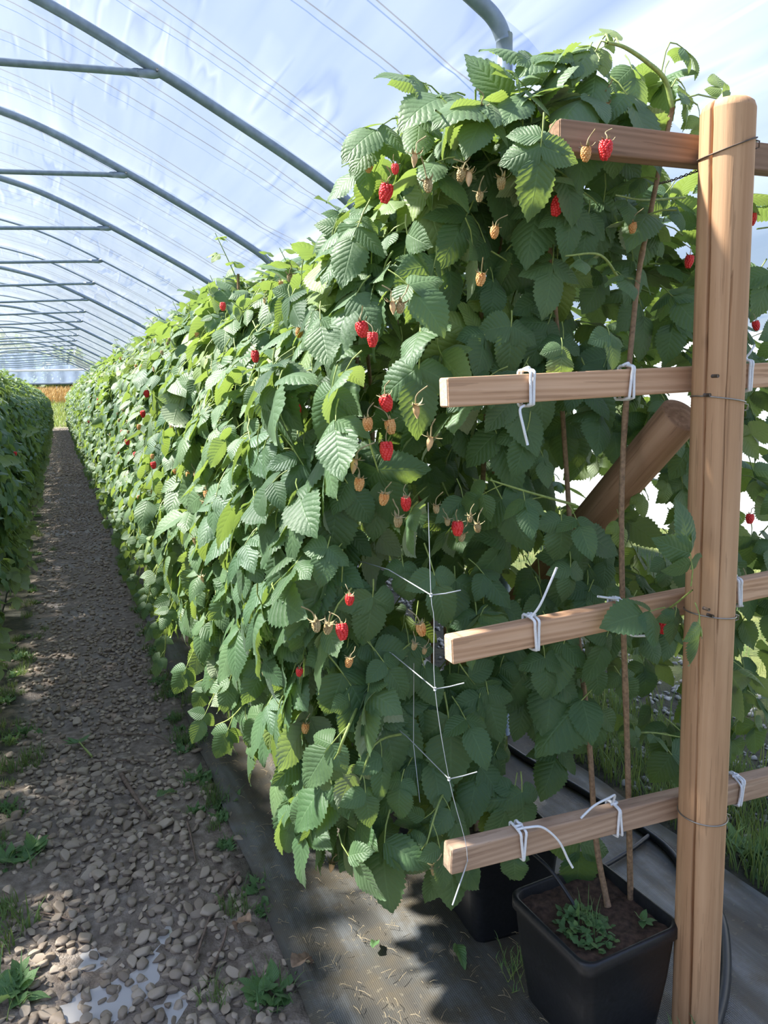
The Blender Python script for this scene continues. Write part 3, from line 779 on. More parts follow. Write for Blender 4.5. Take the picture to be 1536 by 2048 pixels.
# shape of the row across its width: (offset from the row's middle, height), path side first
ROWC = 1.17
HP = np.array([(-.66, .54), (-.75, .76), (-.79, 1.0), (-.77, 1.28), (-.71, 1.50), (-.60, 1.68), (-.43, 1.86), (-.16, 2.00), (.14, 2.04), (.42, 1.94), (.60, 1.72), (.68, 1.4), (.70, 1.0), (.62, .60)])
HL = np.concatenate([[0], np.cumsum(np.linalg.norm(np.diff(HP, axis=0), axis=1))])
def shell(s):
    """point and outward normal of the row's cross-section at arc length s"""
    x = np.interp(s, HL, HP[:, 0]); z = np.interp(s, HL, HP[:, 1])
    e_ = .06; x1 = np.interp(min(s+e_, HL[-1]), HL, HP[:, 0]); z1 = np.interp(min(s+e_, HL[-1]), HL, HP[:, 1]); x0 = np.interp(max(s-e_, 0), HL, HP[:, 0]); z0 = np.interp(max(s-e_, 0), HL, HP[:, 1])
    n = np.array([-(z1-z0), 0, x1-x0]); n /= np.linalg.norm(n)
    return np.array([x, 0, z]), n
S_TOP = HL[7]
# views that stay clear of leaves: fruit, brace and battens (point, radius)
KEEP = []
def blocked(p, extra=.03):
    c = np.array(cC); p = np.asarray(p); d = p-c; dp = np.linalg.norm(d)  # straight line from the eye
    for (q, r) in KEEP:
        k = q-c; lk = np.linalg.norm(k)
        if dp > lk+extra: continue
        t_ = (d@k)/(lk*lk)
        if np.linalg.norm(d-k*t_) < r*max(.3, t_): return True
    return False
def TALL(y): return .16*max(0.0, min(1.0, (2.05-y)/.25))
def leaf_on_shell(bag, protos, y0, yspan, r, origin, mirror=1, n_path=240, n_back=70, n_in=70, hi=True, ymin=None, cx=ROWC):
    for k in range(n_path+n_back+n_in):
        if k < n_path: s = r.uniform(0, S_TOP+.25)
        elif k < n_path+n_back: s = r.uniform(S_TOP, HL[-1])
        else: s = r.uniform(0, HL[-1])
        P, n = shell(s)
        y = y0+r.uniform(-yspan, yspan)
        depth = abs(r.normal(0, .09)) if k < n_path+n_back else r.uniform(.15, .5)
        lump = .10*mnoise.noise((P[2]*2.3, y*2.6, 3.1))+.05*mnoise.noise((P[2]*6, y*6, 8))
        if s < .25: P[2] += r.uniform(-.18, .14)
        if hi: P[2] += TALL(y)*max(0, (P[2]-1.3)/.5)*min(1, max(.5, (-P[0]-.05)/.35))
        pos = P*np.array([1, 1, 1])+n*(lump-depth+.02); pos[0] = cx+mirror*pos[0]; pos[1] = y
        nn = n.copy(); nn[0] *= mirror
        if ymin is not None and y < ymin: continue
        rd = r.normal(0, 1, 3)
        yd = nn*.55+np.array([0, 0, -.75 if s < S_TOP-.3 else -.25])+rd*np.array([.3, .55, .3])
        zd = nn*.75+np.array([0, 0, .55])+r.normal(0, .32, 3)
        tint = r.beta(2, 2.4)*.8
        if s > S_TOP-.75 and r.random() < .12: tint = r.uniform(.86, 1.0)
        elif r.random() < .015: tint = r.uniform(.85, .96)
        pos = pos-yd/np.linalg.norm(yd)*.07
        if KEEP and hi and (blocked(pos+yd/np.linalg.norm(yd)*.06) or blocked(pos+yd/np.linalg.norm(yd)*.13)): continue
        add_leaf(bag, protos[r.integers(len(protos))], pos, yd, zd, r.uniform(.8, 1.15), tint, origin)

# ------------------------------------------------------------------ fruit
def drupelets(length, width, n_rows, seedv, tip=.35, ripe=True):
    r = np.random.default_rng(seedv); mb = MB()
    k_lat, k_lon = 5, 7
    for i in range(n_rows):
        v = (i+.5)/n_rows; z = -length*v
        rr = width/2*(np.interp(v, [0, .15, .45, .8, 1], [.78, .95, 1.0, .72, tip]))*.78
        cnt = max(3, int(round(2*PI*rr/(width*.25)))); sr = width*.165*np.interp(v, [0, .5, 1], [1, 1, .85])
        for j in range(cnt):
            a = 2*PI*(j+.5*(i % 2))/cnt+r.uniform(-.08, .08); c = np.array([rr*math.cos(a), rr*math.sin(a), z+r.uniform(-.0006, .0006)])
            V = []; 
            for la in range(k_lat+1):
                th_ = PI*la/k_lat
                for lo in range(k_lon): V.append(c+sr*np.array([math.sin(th_)*math.cos(2*PI*lo/k_lon), math.sin(th_)*math.sin(2*PI*lo/k_lon), math.cos(th_)]))
            F = [(la*k_lon+lo, (la+1)*k_lon+lo, (la+1)*k_lon+(lo+1) % k_lon, la*k_lon+(lo+1) % k_lon) for la in range(k_lat) for lo in range(k_lon)]
            mb.add(V, F)
    mb.tube([(0, 0, -.002), (0, 0, -length*.9)], [width*.36, width*.2], 8)
    return np.concatenate(mb.V), np.concatenate(mb.F)
def calyx_arrays(seedv, size):
    r = np.random.default_rng(seedv); Vs = []; Fs = []; n = 0
    for k in range(5):
        a = 2*PI*k/5+r.uniform(-.2, .2); up = r.uniform(.1, .9); L = size*r.uniform(.8, 1.1)
        V = []
        for v, w in ((0, .22), (.3, .26), (.65, .15), (1, .01)):
            for sx in (-1, 0, 1):
                V.append((sx*w*L*.9, .15*L+v*L*math.cos(up*v), v*L*math.sin(up)*v+(.06*L if sx == 0 else 0)))
        V = np.array(V) @ rotz(a).T; F = [(i*3+j, i*3+j+1, i*3+j+4, i*3+j+3) for i in range(3) for j in range(2)]
        Vs.append(V); Fs.append(np.array(F)+n); n += len(V)
    mb = MB(); mb.tube(smooth_path([(0, 0, -.002), (.001, .002, .012), (r.uniform(-.006, .006), r.uniform(.0, .012), .022), (r.uniform(-.012, .012), r.uniform(.01, .035), .034)], 3), .0013, 5, cap=False)
    Vt = np.concatenate(mb.V); Ft = np.concatenate(mb.F); Vs.append(Vt); Fs.append(Ft+n)
    return np.concatenate(Vs), np.concatenate(Fs)
ME_ripe = []; ME_turn = []; ME_unripe = []; ME_cal = []; ME_cone = []
for k in range(3):
    V, F = drupelets(.033+.003*k, .029, 8, 40+k); ME_ripe.append(np_mesh('raspberry', V, F, [M_ripe]))
    V, F = drupelets(.027, .022, 7, 50+k); ME_turn.append(np_mesh('turning_raspberry', V, F, [M_turning]))
    V, F = drupelets(.020, .0165, 7, 60+k); ME_unripe.append(np_mesh('unripe_raspberry', V, F, [M_unripe]))
    V, F = calyx_arrays(70+k, .018); ME_cal.append(np_mesh('calyx', V, F, [M_sepal]))
    mb = MB(); mb.tube([(0, 0, .002), (0, 0, -.006), (0, 0, -.014), (0, 0, -.024)], [.004, .0065, .0055, .0012], 8); ME_cone.append(np_mesh('bare_receptacle', np.concatenate(mb.V), np.concatenate(mb.F), [M_cone]))
NFRUIT = {}
def fruit(parent, kind, pos, scale=1.0, calyx=True):
    """pos in the plant's own frame"""
    ms = {'ripe': ME_ripe, 'turning': ME_turn, 'unripe': ME_unripe, 'bare': ME_cone}[kind]
    nm = {'ripe': 'raspberry', 'turning': 'turning_raspberry', 'unripe': 'unripe_raspberry', 'bare': 'bare_receptacle'}[kind]
    o = link_mesh(nm, random.choice(ms), parent, pos); o.scale = (scale*.84,)*3
    o.rotation_euler = (random.uniform(-.25, .25), random.uniform(-.25, .25), random.uniform(0, 6.28))
    o['label'] = {'ripe': 'ripe red raspberry', 'turning': 'orange half-ripe raspberry', 'unripe': 'hard greenish brown raspberry', 'bare': 'bare pale core left after picking'}[kind]
    if calyx: c = link_mesh('calyx', random.choice(ME_cal), o)
    return o

# fruit seen on the near plants: picture position, kind, and which side of the row it hangs on
FR = [(775, 385, 'ripe', 1.08), (1120, 410, 'ripe', 1.05), (1212, 300, 'ripe', 1.0), (722, 660, 'ripe', 1.0), (746, 682, 'ripe', .8), (770, 808, 'ripe', 1.0), (773, 900, 'ripe', 1.0), (915, 1058, 'ripe', .95),
      (683, 1263, 'ripe', .95), (812, 1010, 'ripe', .8), (700, 1205, 'ripe', .7), (592, 822, 'ripe', .8), (1380, 525, 'ripe', .8), (1328, 1255, 'ripe', .9), (790, 345, 'ripe', .6), (600, 1350, 'ripe', .6),
      (740, 338, 'turning', .9), (963, 562, 'turning', 1.0), (735, 852, 'turning', 1.0), (779, 856, 'turning', 1.1), (720, 972, 'turning', 1.0), (770, 1002, 'turning', 1.0), (600, 668, 'turning', 1.0), (840, 1262, 'turning', 1.05),
      (1172, 312, 'turning', 1.0), (612, 1460, 'turning', .9), (700, 1330, 'turning', .8), (430, 1385, 'turning', .9), (560, 835, 'turning', .9), (545, 940, 'turning', .8), (990, 470, 'turning', .9),
      (855, 378, 'unripe', 1.2), (925, 355, 'unripe', 1.2), (1003, 372, 'unripe', 1.2), (830, 325, 'bare', 1.1), (938, 362, 'bare', 1.3), (960, 400, 'unripe', 1.0), (632, 1257, 'unripe', 1.2), (658, 1262, 'unripe', 1.2),
      (797, 1048, 'unripe', 1.2), (862, 890, 'bare', 1.3), (710, 935, 'bare', 1.3), (832, 825, 'bare', 1.3), (872, 1025, 'unripe', .9), (955, 1062, 'unripe', 1.0), (940, 1045, 'unripe', .8), (925, 1080, 'unripe', 1.0),
      (895, 1052, 'unripe', .8), (1205, 208, 'unripe', 1.3), (1210, 225, 'unripe', 1.2), (965, 230, 'unripe', 1.0), (785, 620, 'bare', 1.1), (802, 622, 'unripe', 1.1), (500, 1330, 'turning', .8), (530, 1350, 'unripe', 1.0),
      (470, 1320, 'unripe', 1.1), (830, 1300, 'unripe', .8), (850, 1310, 'unripe', .7), (1265, 460, 'turning', .9), (665, 1735, 'bare', 1.4), (870, 1745, 'unripe', 1.2), (640, 620, 'unripe', 1.0), (580, 560, 'unripe', 1.1), (690, 610, 'unripe', .9),
      (1490, 1180, 'unripe', 1.4), (1505, 440, 'ripe', .8), (1510, 655, 'ripe', .7), (1500, 1040, 'ripe', .8)]
fr_world = []
for (px, py, kind, sc_) in FR:
    pe = atY(px, py, 1.275); 
    # left of the row's corner the fruit hangs on the path side
    s_ = min(.60, float(np.interp(pe.z, HP[:8, 1], HP[:8, 0]))+ROWC)
    if pe.x < s_+.0: p = atX(px, py, s_+.03)
    else: p = atY(px, py, 1.172 if (1150 < px < 1230 and 280 < py < 330) else (1.30 if px < 1300 else 1.35))
    p = p+Vector((0, 0, .014))
    fr_world.append((p, kind, sc_))
    if kind != 'unripe': KEEP.append((np.array(p)-np.array((0, 0, .012)), (.060 if kind == 'ripe' else .040)))
for k in range(5):
    p = np.array((1.235, 1.27+.06*k, 1.42-.050*k)); KEEP.append((p, .085))
for b, x_list in ((1, (.66, .72, .78, .84, .92, 1.0, 1.06, 1.12, 1.18, 1.3, 1.4)), (2, (.66, .72, .78, .84, .9, .96, 1.02, 1.08, 1.14, 1.3, 1.4)), (3, (.72, .78, .84, .9, .96, 1.02, 1.08, 1.14, 1.3, 1.4)), (0, (1.07, 1.1, 1.16, 1.3))):
    zl, zr, xl, xr_ = BARS[b]
    for xx in x_list: KEEP.append((np.array((xx, YB+.02, zl+(zr-zl)*(xx-xl)/(xr_-xl))), .055))
for zz in np.linspace(.2, 2.05, 20): KEEP.append((np.array((1.23, 1.14, zz)), .07))
for (x_, y_, z_) in ((1.072, 1.26, .30), (1.0, 1.2, .30), (1.1, 1.15, .2), (1.15, 1.3, .3), (1.05, 1.36, .34), (1.0, 1.14, .15)): KEEP.append((np.array((x_, y_, z_)), .09))

# ------------------------------------------------------------------ raspberry plants of the right-hand row
def cane_path(x, y, lean, top, r):
    return [(x, y, 0), (x+lean*.3+r.uniform(-.02, .02), y+r.uniform(-.02, .02), .5), (x+lean*.6+r.uniform(-.03, .03), y+r.uniform(-.03, .03), 1.1), (x+lean+r.uniform(-.03, .03), y+r.uniform(-.04, .04), top-.25), (x+lean*1.3, y+r.uniform(-.05, .05), top)]
def shoot(bag, pts, leaves, r, origin, protos, size=1.0, tint=(.3, .6), droop=-.5, rad=.0035, zup=None):
    """an arching green side shoot with leaves along it"""
    P = smooth_path(pts, 6); V, F = stem_np([tuple(p-Vector(origin)) for p in P], rad, rad*.5, 6); bag.put(V, F, None, .5, 1)
    for k in range(leaves):
        u = (k+.6)/leaves; i = min(len(P)-2, int(u*(len(P)-1))); d = (P[i+1]-P[i]).normalized(); side = d.cross(Vector((0, 0, 1)))
        if side.length < .1: side = Vector((1, 0, 0))
        side.normalize(); sg = 1 if k % 2 else -1
        yd = d*.5+side*sg*r.uniform(.5, 1.0)+Vector((0, 0, droop*r.uniform(.5, 1.4)))
        zd = Vector((0, -.55, .75))+Vector(tuple(r.normal(0, .25, 3))) if zup is None else Vector(zup)
        add_leaf(bag, protos[r.integers(len(protos))], tuple(P[i]), tuple(yd), tuple(zd), size*r.uniform(.8, 1.1)*(1-.3*u), r.uniform(*tint), origin)
LAB_NEAR = ['large raspberry plant rooted in the weedy pot, its leaves filling the row end',
            'raspberry plant rooted in the shaded second pot, leaves bulging left of the battens',
            'raspberry plant third from the row end, in bright leaf along the path side',
            'raspberry plant fourth from the row end, hanging out over the ground fabric',
            'raspberry plant fifth from the row end, sunlit along the path']
r = np.random.default_rng(21)
N_HI = 5
for k in range(N_HI):
    y = POTS_Y[k]; x = POT_X if k != 1 else 1.035; org = (x, y, .255)
    pl = thing('raspberry_plant', LAB_NEAR[k], 'raspberry plant', org)
    bag = LeafBag()
    leaf_on_shell(bag, PROTO_HI, y+.14, .30, r, org, 1, 330 if k < 3 else 300, 60, 70, True, 1.33)
    if k == 0:
        # the end of the row, facing the battens
        for j in range(560):
            xx = ROWC+r.uniform(-.72, .62); zmax = np.interp(xx-ROWC, HP[3:11, 0], HP[3:11, 1]); zmax += .15*max(0, (zmax-1.3)/.5)*min(1, max(.5, (ROWC-xx-.05)/.35)); zz = r.uniform(.42, zmax)
            if xx > 1.22 and r.random() < .55: continue
            if zz < .58 and xx > .85 and r.random() < .5: continue
            yy = 1.37+(abs(r.normal(0, .10)) if j < 350 else r.uniform(.2, .6))+.05*mnoise.noise((xx*5, zz*5, 1))
            rd = r.normal(0, 1, 3)
            yd = np.array([-.12, -.42, -.85])+rd*np.array([.5, .2, .25]); zd = np.array([-.1, -.8, .55])+r.normal(0, .28, 3)
            pos = np.array([xx, yy, zz]); tip = pos+yd/np.linalg.norm(yd)*.09
            if tip[1] < 1.26: pos[1] += 1.26-tip[1]
            if blocked(tip) or blocked(pos) or blocked(tip*1.45-pos*.45): continue
            tint = r.beta(2, 2.6)*.7
            if r.random() < (.30 if (zz > 1.75 and xx > .9) else .05): tint = r.uniform(.86, .98)
            add_leaf(bag, PROTO_HI[r.integers(len(PROTO_HI))] if r.random() < .72 else PROTO_BROAD[r.integers(8)], pos, yd, zd, r.uniform(.75, 1.12), tint, org)
        # yellowing broad leaves below the brace
        for (px, py, yy, sc_, tn) in ((1245, 1065, 1.30, .62, .97), (1290, 1010, 1.36, .55, .95), (1345, 1000, 1.36, .5, .93), (1150, 1150, 1.33, .85, .80), (1130, 1060, 1.32, 1.0, .55), (1275, 1490, 1.36, .5, .86), (1335, 1150, 1.26, .75, .35), (1250, 1190, 1.30, .8, .3), (1090, 945, 1.34, .7, .5), (1225, 700, 1.19, .72, .5), (1135, 728, 1.19, .75, .35)):
            p = atY(px, py, yy)
            add_leaf(bag, PROTO_BROAD[r.integers(8)], p+Vector((0, .02, .05)), (r.uniform(-.2, .2), -.35, -.8), (0, -.85, .5), sc_, tn, org)
        # the spray that reaches round the post's left side
        shoot(bag, [atY(1290, 1240, 1.34), atY(1340, 1215, 1.17), atY(1385, 1180, 1.06)], 0, r, org, PROTO_HI, rad=.003)
        for (px, py, yd, zd, sc_, tn) in ((1382, 1172, (-.12, -.15, 1), (.1, -.9, .2), .82, .15), (1330, 1215, (-.9, -.2, .05), (0, -.7, .7), .75, .2), (1390, 1205, (.25, -.1, -.95), (.5, -.75, .2), .62, .2), (1352, 1205, (-.1, -.2, -.9), (0, -.9, .3), .55, .3)):
            add_leaf(bag, PROTO_HI[r.integers(len(PROTO_HI))], atY(px, py, 1.07 if px > 1360 else 1.16), yd, zd, sc_, tn, org)
        # leaves over the inner end of the top batten and the upper left shoulder
        for (px, py, yy, yd, sc_, tn) in ((1088, 225, 1.18, (-.15, -.1, -.95), .85, .3), (1112, 240, 1.19, (-.45, -.1, -.5), .6, .45), (1262, 170, 1.20, (.32, -.15, -.9), 1.05, .12), (1152, 215, 1.185, (.1, -.1, -.9), .35, .5),
                                          (765, 300, 1.52, (-.3, -.3, -.6), .8, .4), (790, 255, 1.52, (-.5, -.2, -.3), .8, .5), (745, 350, 1.48, (-.25, -.4, -.7), .85, .35), (800, 235, 1.5, (-.5, -.3, -.2), 1.0, .55), (850, 215, 1.5, (-.3, -.4, -.3), 1.0, .6), (755, 320, 1.6, (-.5, .1, -.2), .7, .6), (775, 330, 1.45, (-.1, -.4, -.8), 1.0, .3), (880, 190, 1.5, (-.4, -.2, .1), .8, .7), (930, 190, 1.45, (-.5, -.3, -.1), .95, .5), (740, 400, 1.5, (-.5, -.3, -.7), 1.0, .5)):
            b0 = np.array(atY(px, py, yy)); d0 = np.array(yd)/np.linalg.norm(yd)
            if blocked(b0+d0*.05) or blocked(b0+d0*.11): continue
            add_leaf(bag, PROTO_HI[r.integers(len(PROTO_HI))], b0, yd, (-.15, -.6, .75), sc_, tn, org)
        # arching cane tip above the row with yellow leaves
        ARC = smooth_path([atY(1300, 430, 1.34), atY(1345, 215, 1.30), atY(1330, 160, 1.30), atY(1295, 125, 1.29), atY(1250, 95, 1.28), atY(1215, 85, 1.28)], 10)
        shoot(bag, [atY(1345, 215, 1.30), atY(1330, 160, 1.30), atY(1295, 125, 1.29), atY(1250, 95, 1.28), atY(1215, 85, 1.28)], 0, r, org, PROTO_BROAD, rad=.006)
        for (px, py, yd, zd, sc_, tn) in ((1225, 88, (-.75, -.1, -.28), (-.1, -.65, .7), .80, .96), (1205, 78, (.55, .2, .45), (.0, -.8, .6), .62, .97), (1190, 105, (-.8, -.2, -.35), (-.1, -.6, .8), .6, .55), (1340, 85, (.75, -.1, -.1), (.1, -.5, .85), .75, .55), (1362, 165, (.35, -.2, -.75), (.4, -.5, .7), .65, .8), (1395, 210, (.1, -.2, -.9), (0, -.95, .3), .62, .98), (1445, 200, (.1, .1, .7), (0, -.9, .4), .5, .95)):
            base_ = atY(px, py, 1.30); add_leaf(bag, PROTO_BROAD[r.integers(8)], base_, yd, zd, sc_*1.08, tn, org)
            near_ = min(ARC, key=lambda q_: (q_-base_).length)
            if .02 < (near_-base_).length < .2:
                V, F = stem_np([tuple(near_-Vector(org)), tuple((near_+base_)/2+Vector((0, 0, .012))-Vector(org)), tuple(base_-Vector(org))], .0022, .0016, 5); bag.put(V, F, None, .5, 1)
        for (px, py, yd, sc_, tn) in ((1200, 190, (-.6, -.4, -.2), .95, .5), (1130, 230, (-.8, -.3, -.2), .9, .45), (1225, 180, (.5, -.5, -.7), 1.0, .25), (1160, 160, (-.8, -.1, .2), .8, .6), (1090, 270, (.2, -.5, -.8), .95, .3), (1060, 190, (-.5, -.2, .3), .8, .65), (1110, 150, (-.6, 0, .3), .7, .7), (1150, 220, (0, -.5, -.3), .9, .9), (1175, 130, (-.5, -.2, .1), .8, .4),
                                    (1130, 355, (-.05, -.4, -.9), .8, .35), (1180, 400, (-.3, -.3, -.9), .75, .2), (1015, 215, (-.8, -.3, .0), .9, .5), (1240, 185, (.45, -.45, -.6), .9, .2), (1190, 120, (-.3, -.5, -.5), .95, .45), (1140, 110, (-.7, -.3, -.1), .85, .6), (1080, 165, (-.6, -.4, -.3), .9, .5), (1215, 150, (.3, -.5, -.6), .95, .35), (1160, 200, (-.2, -.5, -.6), 1.0, .55), (1100, 215, (-.5, -.4, -.4), .9, .9), (1045, 235, (-.3, -.5, -.6), .9, .4), (980, 215, (-.5, -.5, -.4), .9, .5), (1185, 85, (-.4, -.4, -.3), .85, .9), (1250, 110, (.1, -.5, -.7), .8, .7)):
            add_leaf(bag, PROTO_HI[r.integers(len(PROTO_HI))], atY(px, py, 1.33), yd, (-.1, -.55, .8), sc_, tn, org)
        shoot(bag, [atY(1240, 560, 1.32), atY(1200, 510, 1.29), atY(1130, 512, 1.28)], 3, r, org, PROTO_BROAD, .7, (.4, .8))
        shoot(bag, [atY(1370, 395, 1.42), atY(1290, 400, 1.36), atY(1230, 390, 1.30)], 3, r, org, PROTO_BROAD, .7, (.4, .9))
        shoot(bag, [atY(1150, 1010, 1.36), atY(1060, 985, 1.32), atY(980, 960, 1.30)], 4, r, org, PROTO_HI, .9, (.2, .5))
        shoot(bag, [atY(1240, 1470, 1.42), atY(1300, 1465, 1.38), atY(1365, 1475, 1.38)], 3, r, org, PROTO_BROAD, .6, (.4, .8))
        # right of the post
        for j in range(46):
            xx = r.uniform(1.45, 1.85); zz = r.uniform(.55, 1.95)
            yd = np.array([.1, -.3, -.85])+r.normal(0, 1, 3)*np.array([.4, .2, .2])
            add_leaf(bag, PROTO_HI[r.integers(len(PROTO_HI))], (xx, 1.38+abs(r.normal(0, .12)), zz), yd, np.array([0, -.8, .55])+r.normal(0, .3, 3), r.uniform(.7, 1.05), r.beta(2, 2.6)*.7, org)
    if k == 1:
        # shoots that hang out low over the fabric
        for pts, nl in (([Vector((.62, 1.55, .85)), atX(690, 1470, .46), atX(665, 1545, .47), atX(635, 1610, .46), atX(622, 1650, .46)], 7),
                        ([Vector((.62, 1.5, .75)), atX(650, 1560, .47), atX(575, 1640, .42)], 3), ([Vector((.8, 1.5, .55)), atY(880, 1600, 1.36), atY(850, 1700, 1.32)], 6), ([Vector((.75, 1.5, .7)), atY(760, 1480, 1.36), atY(720, 1560, 1.34)], 5)):
            shoot(bag, pts, nl, r, org, PROTO_HI, 1.0, (.2, .6), -.8)
    if k in (2, 3):
        for pts, nl in (([Vector((.6, y, .9)), Vector((.42, y+.05, .72)), Vector((.34, y+.1, .58))], 5), ([Vector((.62, y+.2, .7)), Vector((.45, y+.2, .5)), Vector((.38, y+.25, .44))], 4)):
            shoot(bag, pts, nl, r, org, PROTO_HI, 1.0, (.2, .6), -.7)
    if k == 4:
        shoot(bag, [Vector((.6, y, .9)), Vector((.42, y+.5, .55)), Vector((.35, y+.9, .40)), Vector((.33, y+1.1, .33))], 8, r, org, PROTO_HI, 1.0, (.2, .6), -.7)
    link_mesh('foliage', bag.mesh('foliage', [M_leaf, M_stem]), pl)
    # canes
    if k == 0:
        c1 = smooth_path([atY(1262, 1795, 1.30)-Vector((0, 0, .03)), atY(1258, 1640, 1.30), atY(1254, 1480, 1.31), atY(1243, 1000, 1.31), atY(1270, 610, 1.34), atY(1300, 430, 1.34), atY(1345, 215, 1.30)], 8)
        c2 = smooth_path([atY(1216, 1790, 1.30)-Vector((0, 0, .03)), atY(1192, 1680, 1.34), atY(1178, 1480, 1.38), atY(1150, 1200, 1.44), atY(1130, 900, 1.46), atY(1100, 500, 1.46), atY(1060, 330, 1.40)], 8)
        for c_ in (c1, c2):
            n_ = len(c_); MB().tube([p-Vector(org) for p in c_], [.0075-.0025*i/n_+.0012*(1 if i % 9 == 0 else 0) for i in range(n_)], 9).build('cane', M_cane, pl)
    else:
        for j in range(2):
            P = smooth_path(cane_path(r.uniform(-.05, .05), r.uniform(-.05, .05), r.uniform(-.15, .1), 1.7, r), 6); MB().tube(P, .007, 7).build('cane', M_cane, pl)
    for (p, kind, sc_) in fr_world:
        j = int(np.argmin([abs(p.y-.12-yy) for yy in POTS_Y[:N_HI]]))
        if j == k: fruit(pl, kind, p-Vector(org), sc_)
    if k >= 2:
        for j in range(9):
            s = r.uniform(.3, S_TOP-.1); P, n = shell(s); p = P+n*.02; kind = ['ripe', 'turning', 'unripe', 'bare'][int(r.choice(4, p=[.2, .35, .3, .15]))]
            fruit(pl, kind, Vector((ROWC+p[0], y+r.uniform(-.1, .3), p[2]))-Vector(org), r.uniform(.8, 1.05))

# variants for the rest of both rows, leaves in the plant's own frame with the path side at -x
VARS = []
for k in range(7):
    r = np.random.default_rng(100+k); bag = LeafBag(); org = (POT_X, 0, .255)
    leaf_on_shell(bag, PROTO_LO, 0, .34, r, org, 1, 330, 90, 60, False)
    for j in range(3):
        yy = r.uniform(-.2, .2); shoot(bag, [Vector((.65, yy, .9)), Vector((.42, yy, .65)), Vector((.36, yy+r.uniform(-.1, .1), r.uniform(.36, .58)))], 5, r, org, PROTO_LO, 1.0, (.2, .6), -.7)
    for j in range(2):
        yy = r.uniform(-.25, .25); xx = r.uniform(.85, 1.35); shoot(bag, [Vector((xx, yy, 1.88)), Vector((xx-.05, yy, 2.0)), Vector((xx-.12, yy-.05, r.uniform(2.02, 2.14)))], 5, r, org, PROTO_LO, .8, (.5, .98), -.2)
    fol = bag.mesh('foliage', [M_leaf, M_stem])
    fr_ = []
    for j in range(9):
        s = r.uniform(.25, S_TOP-.1); P, n = shell(s); p = P+n*.02; kind = ['turning', 'ripe', 'unripe', 'turning', 'bare', 'ripe', 'turning', 'unripe', 'unripe'][j]
        fr_.append((kind, (ROWC-POT_X+p[0], r.uniform(-.25, .25), p[2]-.255)))
    mb = MB(); mb.tube(smooth_path(cane_path(-.04, 0, -.1, 1.7, r), 4), .007, 5); ca = np_mesh('cane', np.concatenate(mb.V), np.concatenate(mb.F), [M_cane])
    mb = MB(); mb.tube(smooth_path(cane_path(.05, .02, .1, 1.65, r), 4), .007, 5); cb = np_mesh('cane', np.concatenate(mb.V), np.concatenate(mb.F), [M_cane])
    VARS.append((fol, ca, cb, fr_))
def far_plant(x, y, rz, label, group, v, fruits, zs=1.0):
    pl = thing('raspberry_plant', label, 'raspberry plant', (x, y, .255), rz, group); pl.scale = (1, 1, zs)
    fol, ca, cb, fr_ = VARS[v]
    link_mesh('foliage', fol, pl); link_mesh('cane', ca, pl); link_mesh('cane', cb, pl)
    if fruits:
        for kind, pos in fr_[:fruits]: fruit(pl, kind, pos, random.uniform(.85, 1.1), False)
    return pl
rr_ = random.Random(4)
for k, y in enumerate(POTS_Y[N_HI:]):
    if y > Y_END-.5: break
    ff = 9 if y < 6 else (3 if y < 12 else 0)
    far_plant(POT_X+rr_.uniform(-.05, .05), y, rr_.uniform(-.12, .12), 'leafy raspberry plant merging into the receding sunlit right-hand row', 'right-hand row raspberry plants', rr_.randrange(7), ff, rr_.uniform(.96, 1.06)+min(.09, y*.004))
for k, y in enumerate(LEFT_Y):
    if y > Y_END-.5: break
    ff = 3 if 4 < y < 7 else 0
    far_plant(LX+rr_.uniform(-.05, .05), y, PI+rr_.uniform(-.12, .12), 'dark shaded raspberry plant in the left-hand row', 'left-hand row raspberry plants', rr_.randrange(7), ff, rr_.uniform(.92, 1.0))

# ------------------------------------------------------------------ stones of the path
def ico(sub):
    import bmesh
    bm = bmesh.new(); bmesh.ops.create_icosphere(bm, subdivisions=sub, radius=1.0)
    V = np.array([v.co[:] for v in bm.verts]); F = np.array([[v.index for v in f.verts] for f in bm.faces]); bm.free(); return V, F
def stone_arrays(sub, sd):
    V, F = ico(sub); r = np.random.default_rng(sd)
    ax = np.array([r.uniform(.75, 1.15), r.uniform(.6, .95), r.uniform(.36, .62)])
    out = []
    for v in V:
        n = .22*mnoise.noise(Vector(v)*1.3+Vector((sd*3.1, 0, 0)))+.10*mnoise.noise(Vector(v)*2.8+Vector((0, sd*2.3, 0)))
        q = v*(1+n); q = np.sign(q)*np.abs(q)**.82; out.append(q*ax)
    V = np.array(out)
    for c in range(9):   # broken flats
        nrm = r.normal(0, 1, 3); nrm /= np.linalg.norm(nrm); d = V@nrm; lim = np.quantile(d, .80); V = V-np.outer(np.maximum(0, d-lim)*.92, nrm)
    return V, F
ST_HI = [stone_arrays(3, k) for k in range(10)]; ST_LO = [stone_arrays(1, 30+k) for k in range(12)]
ME_st = [np_mesh('gravel_stone', V, F, [M_stone]) for V, F in ST_HI]
r = np.random.default_rng(77)
def visible(x, y, z=0, margin=10):
    v = Vector((x, y, z))-cC; d = v.dot(cF)
    if d < .1: return False
    px = 768+FPX*v.dot(cR)/d; py = 1024-FPX*v.dot(cU)/d
    return -margin < px < 1536+margin and -margin < py < 2048+margin
cand = []
cell = .034; yv = 1.35
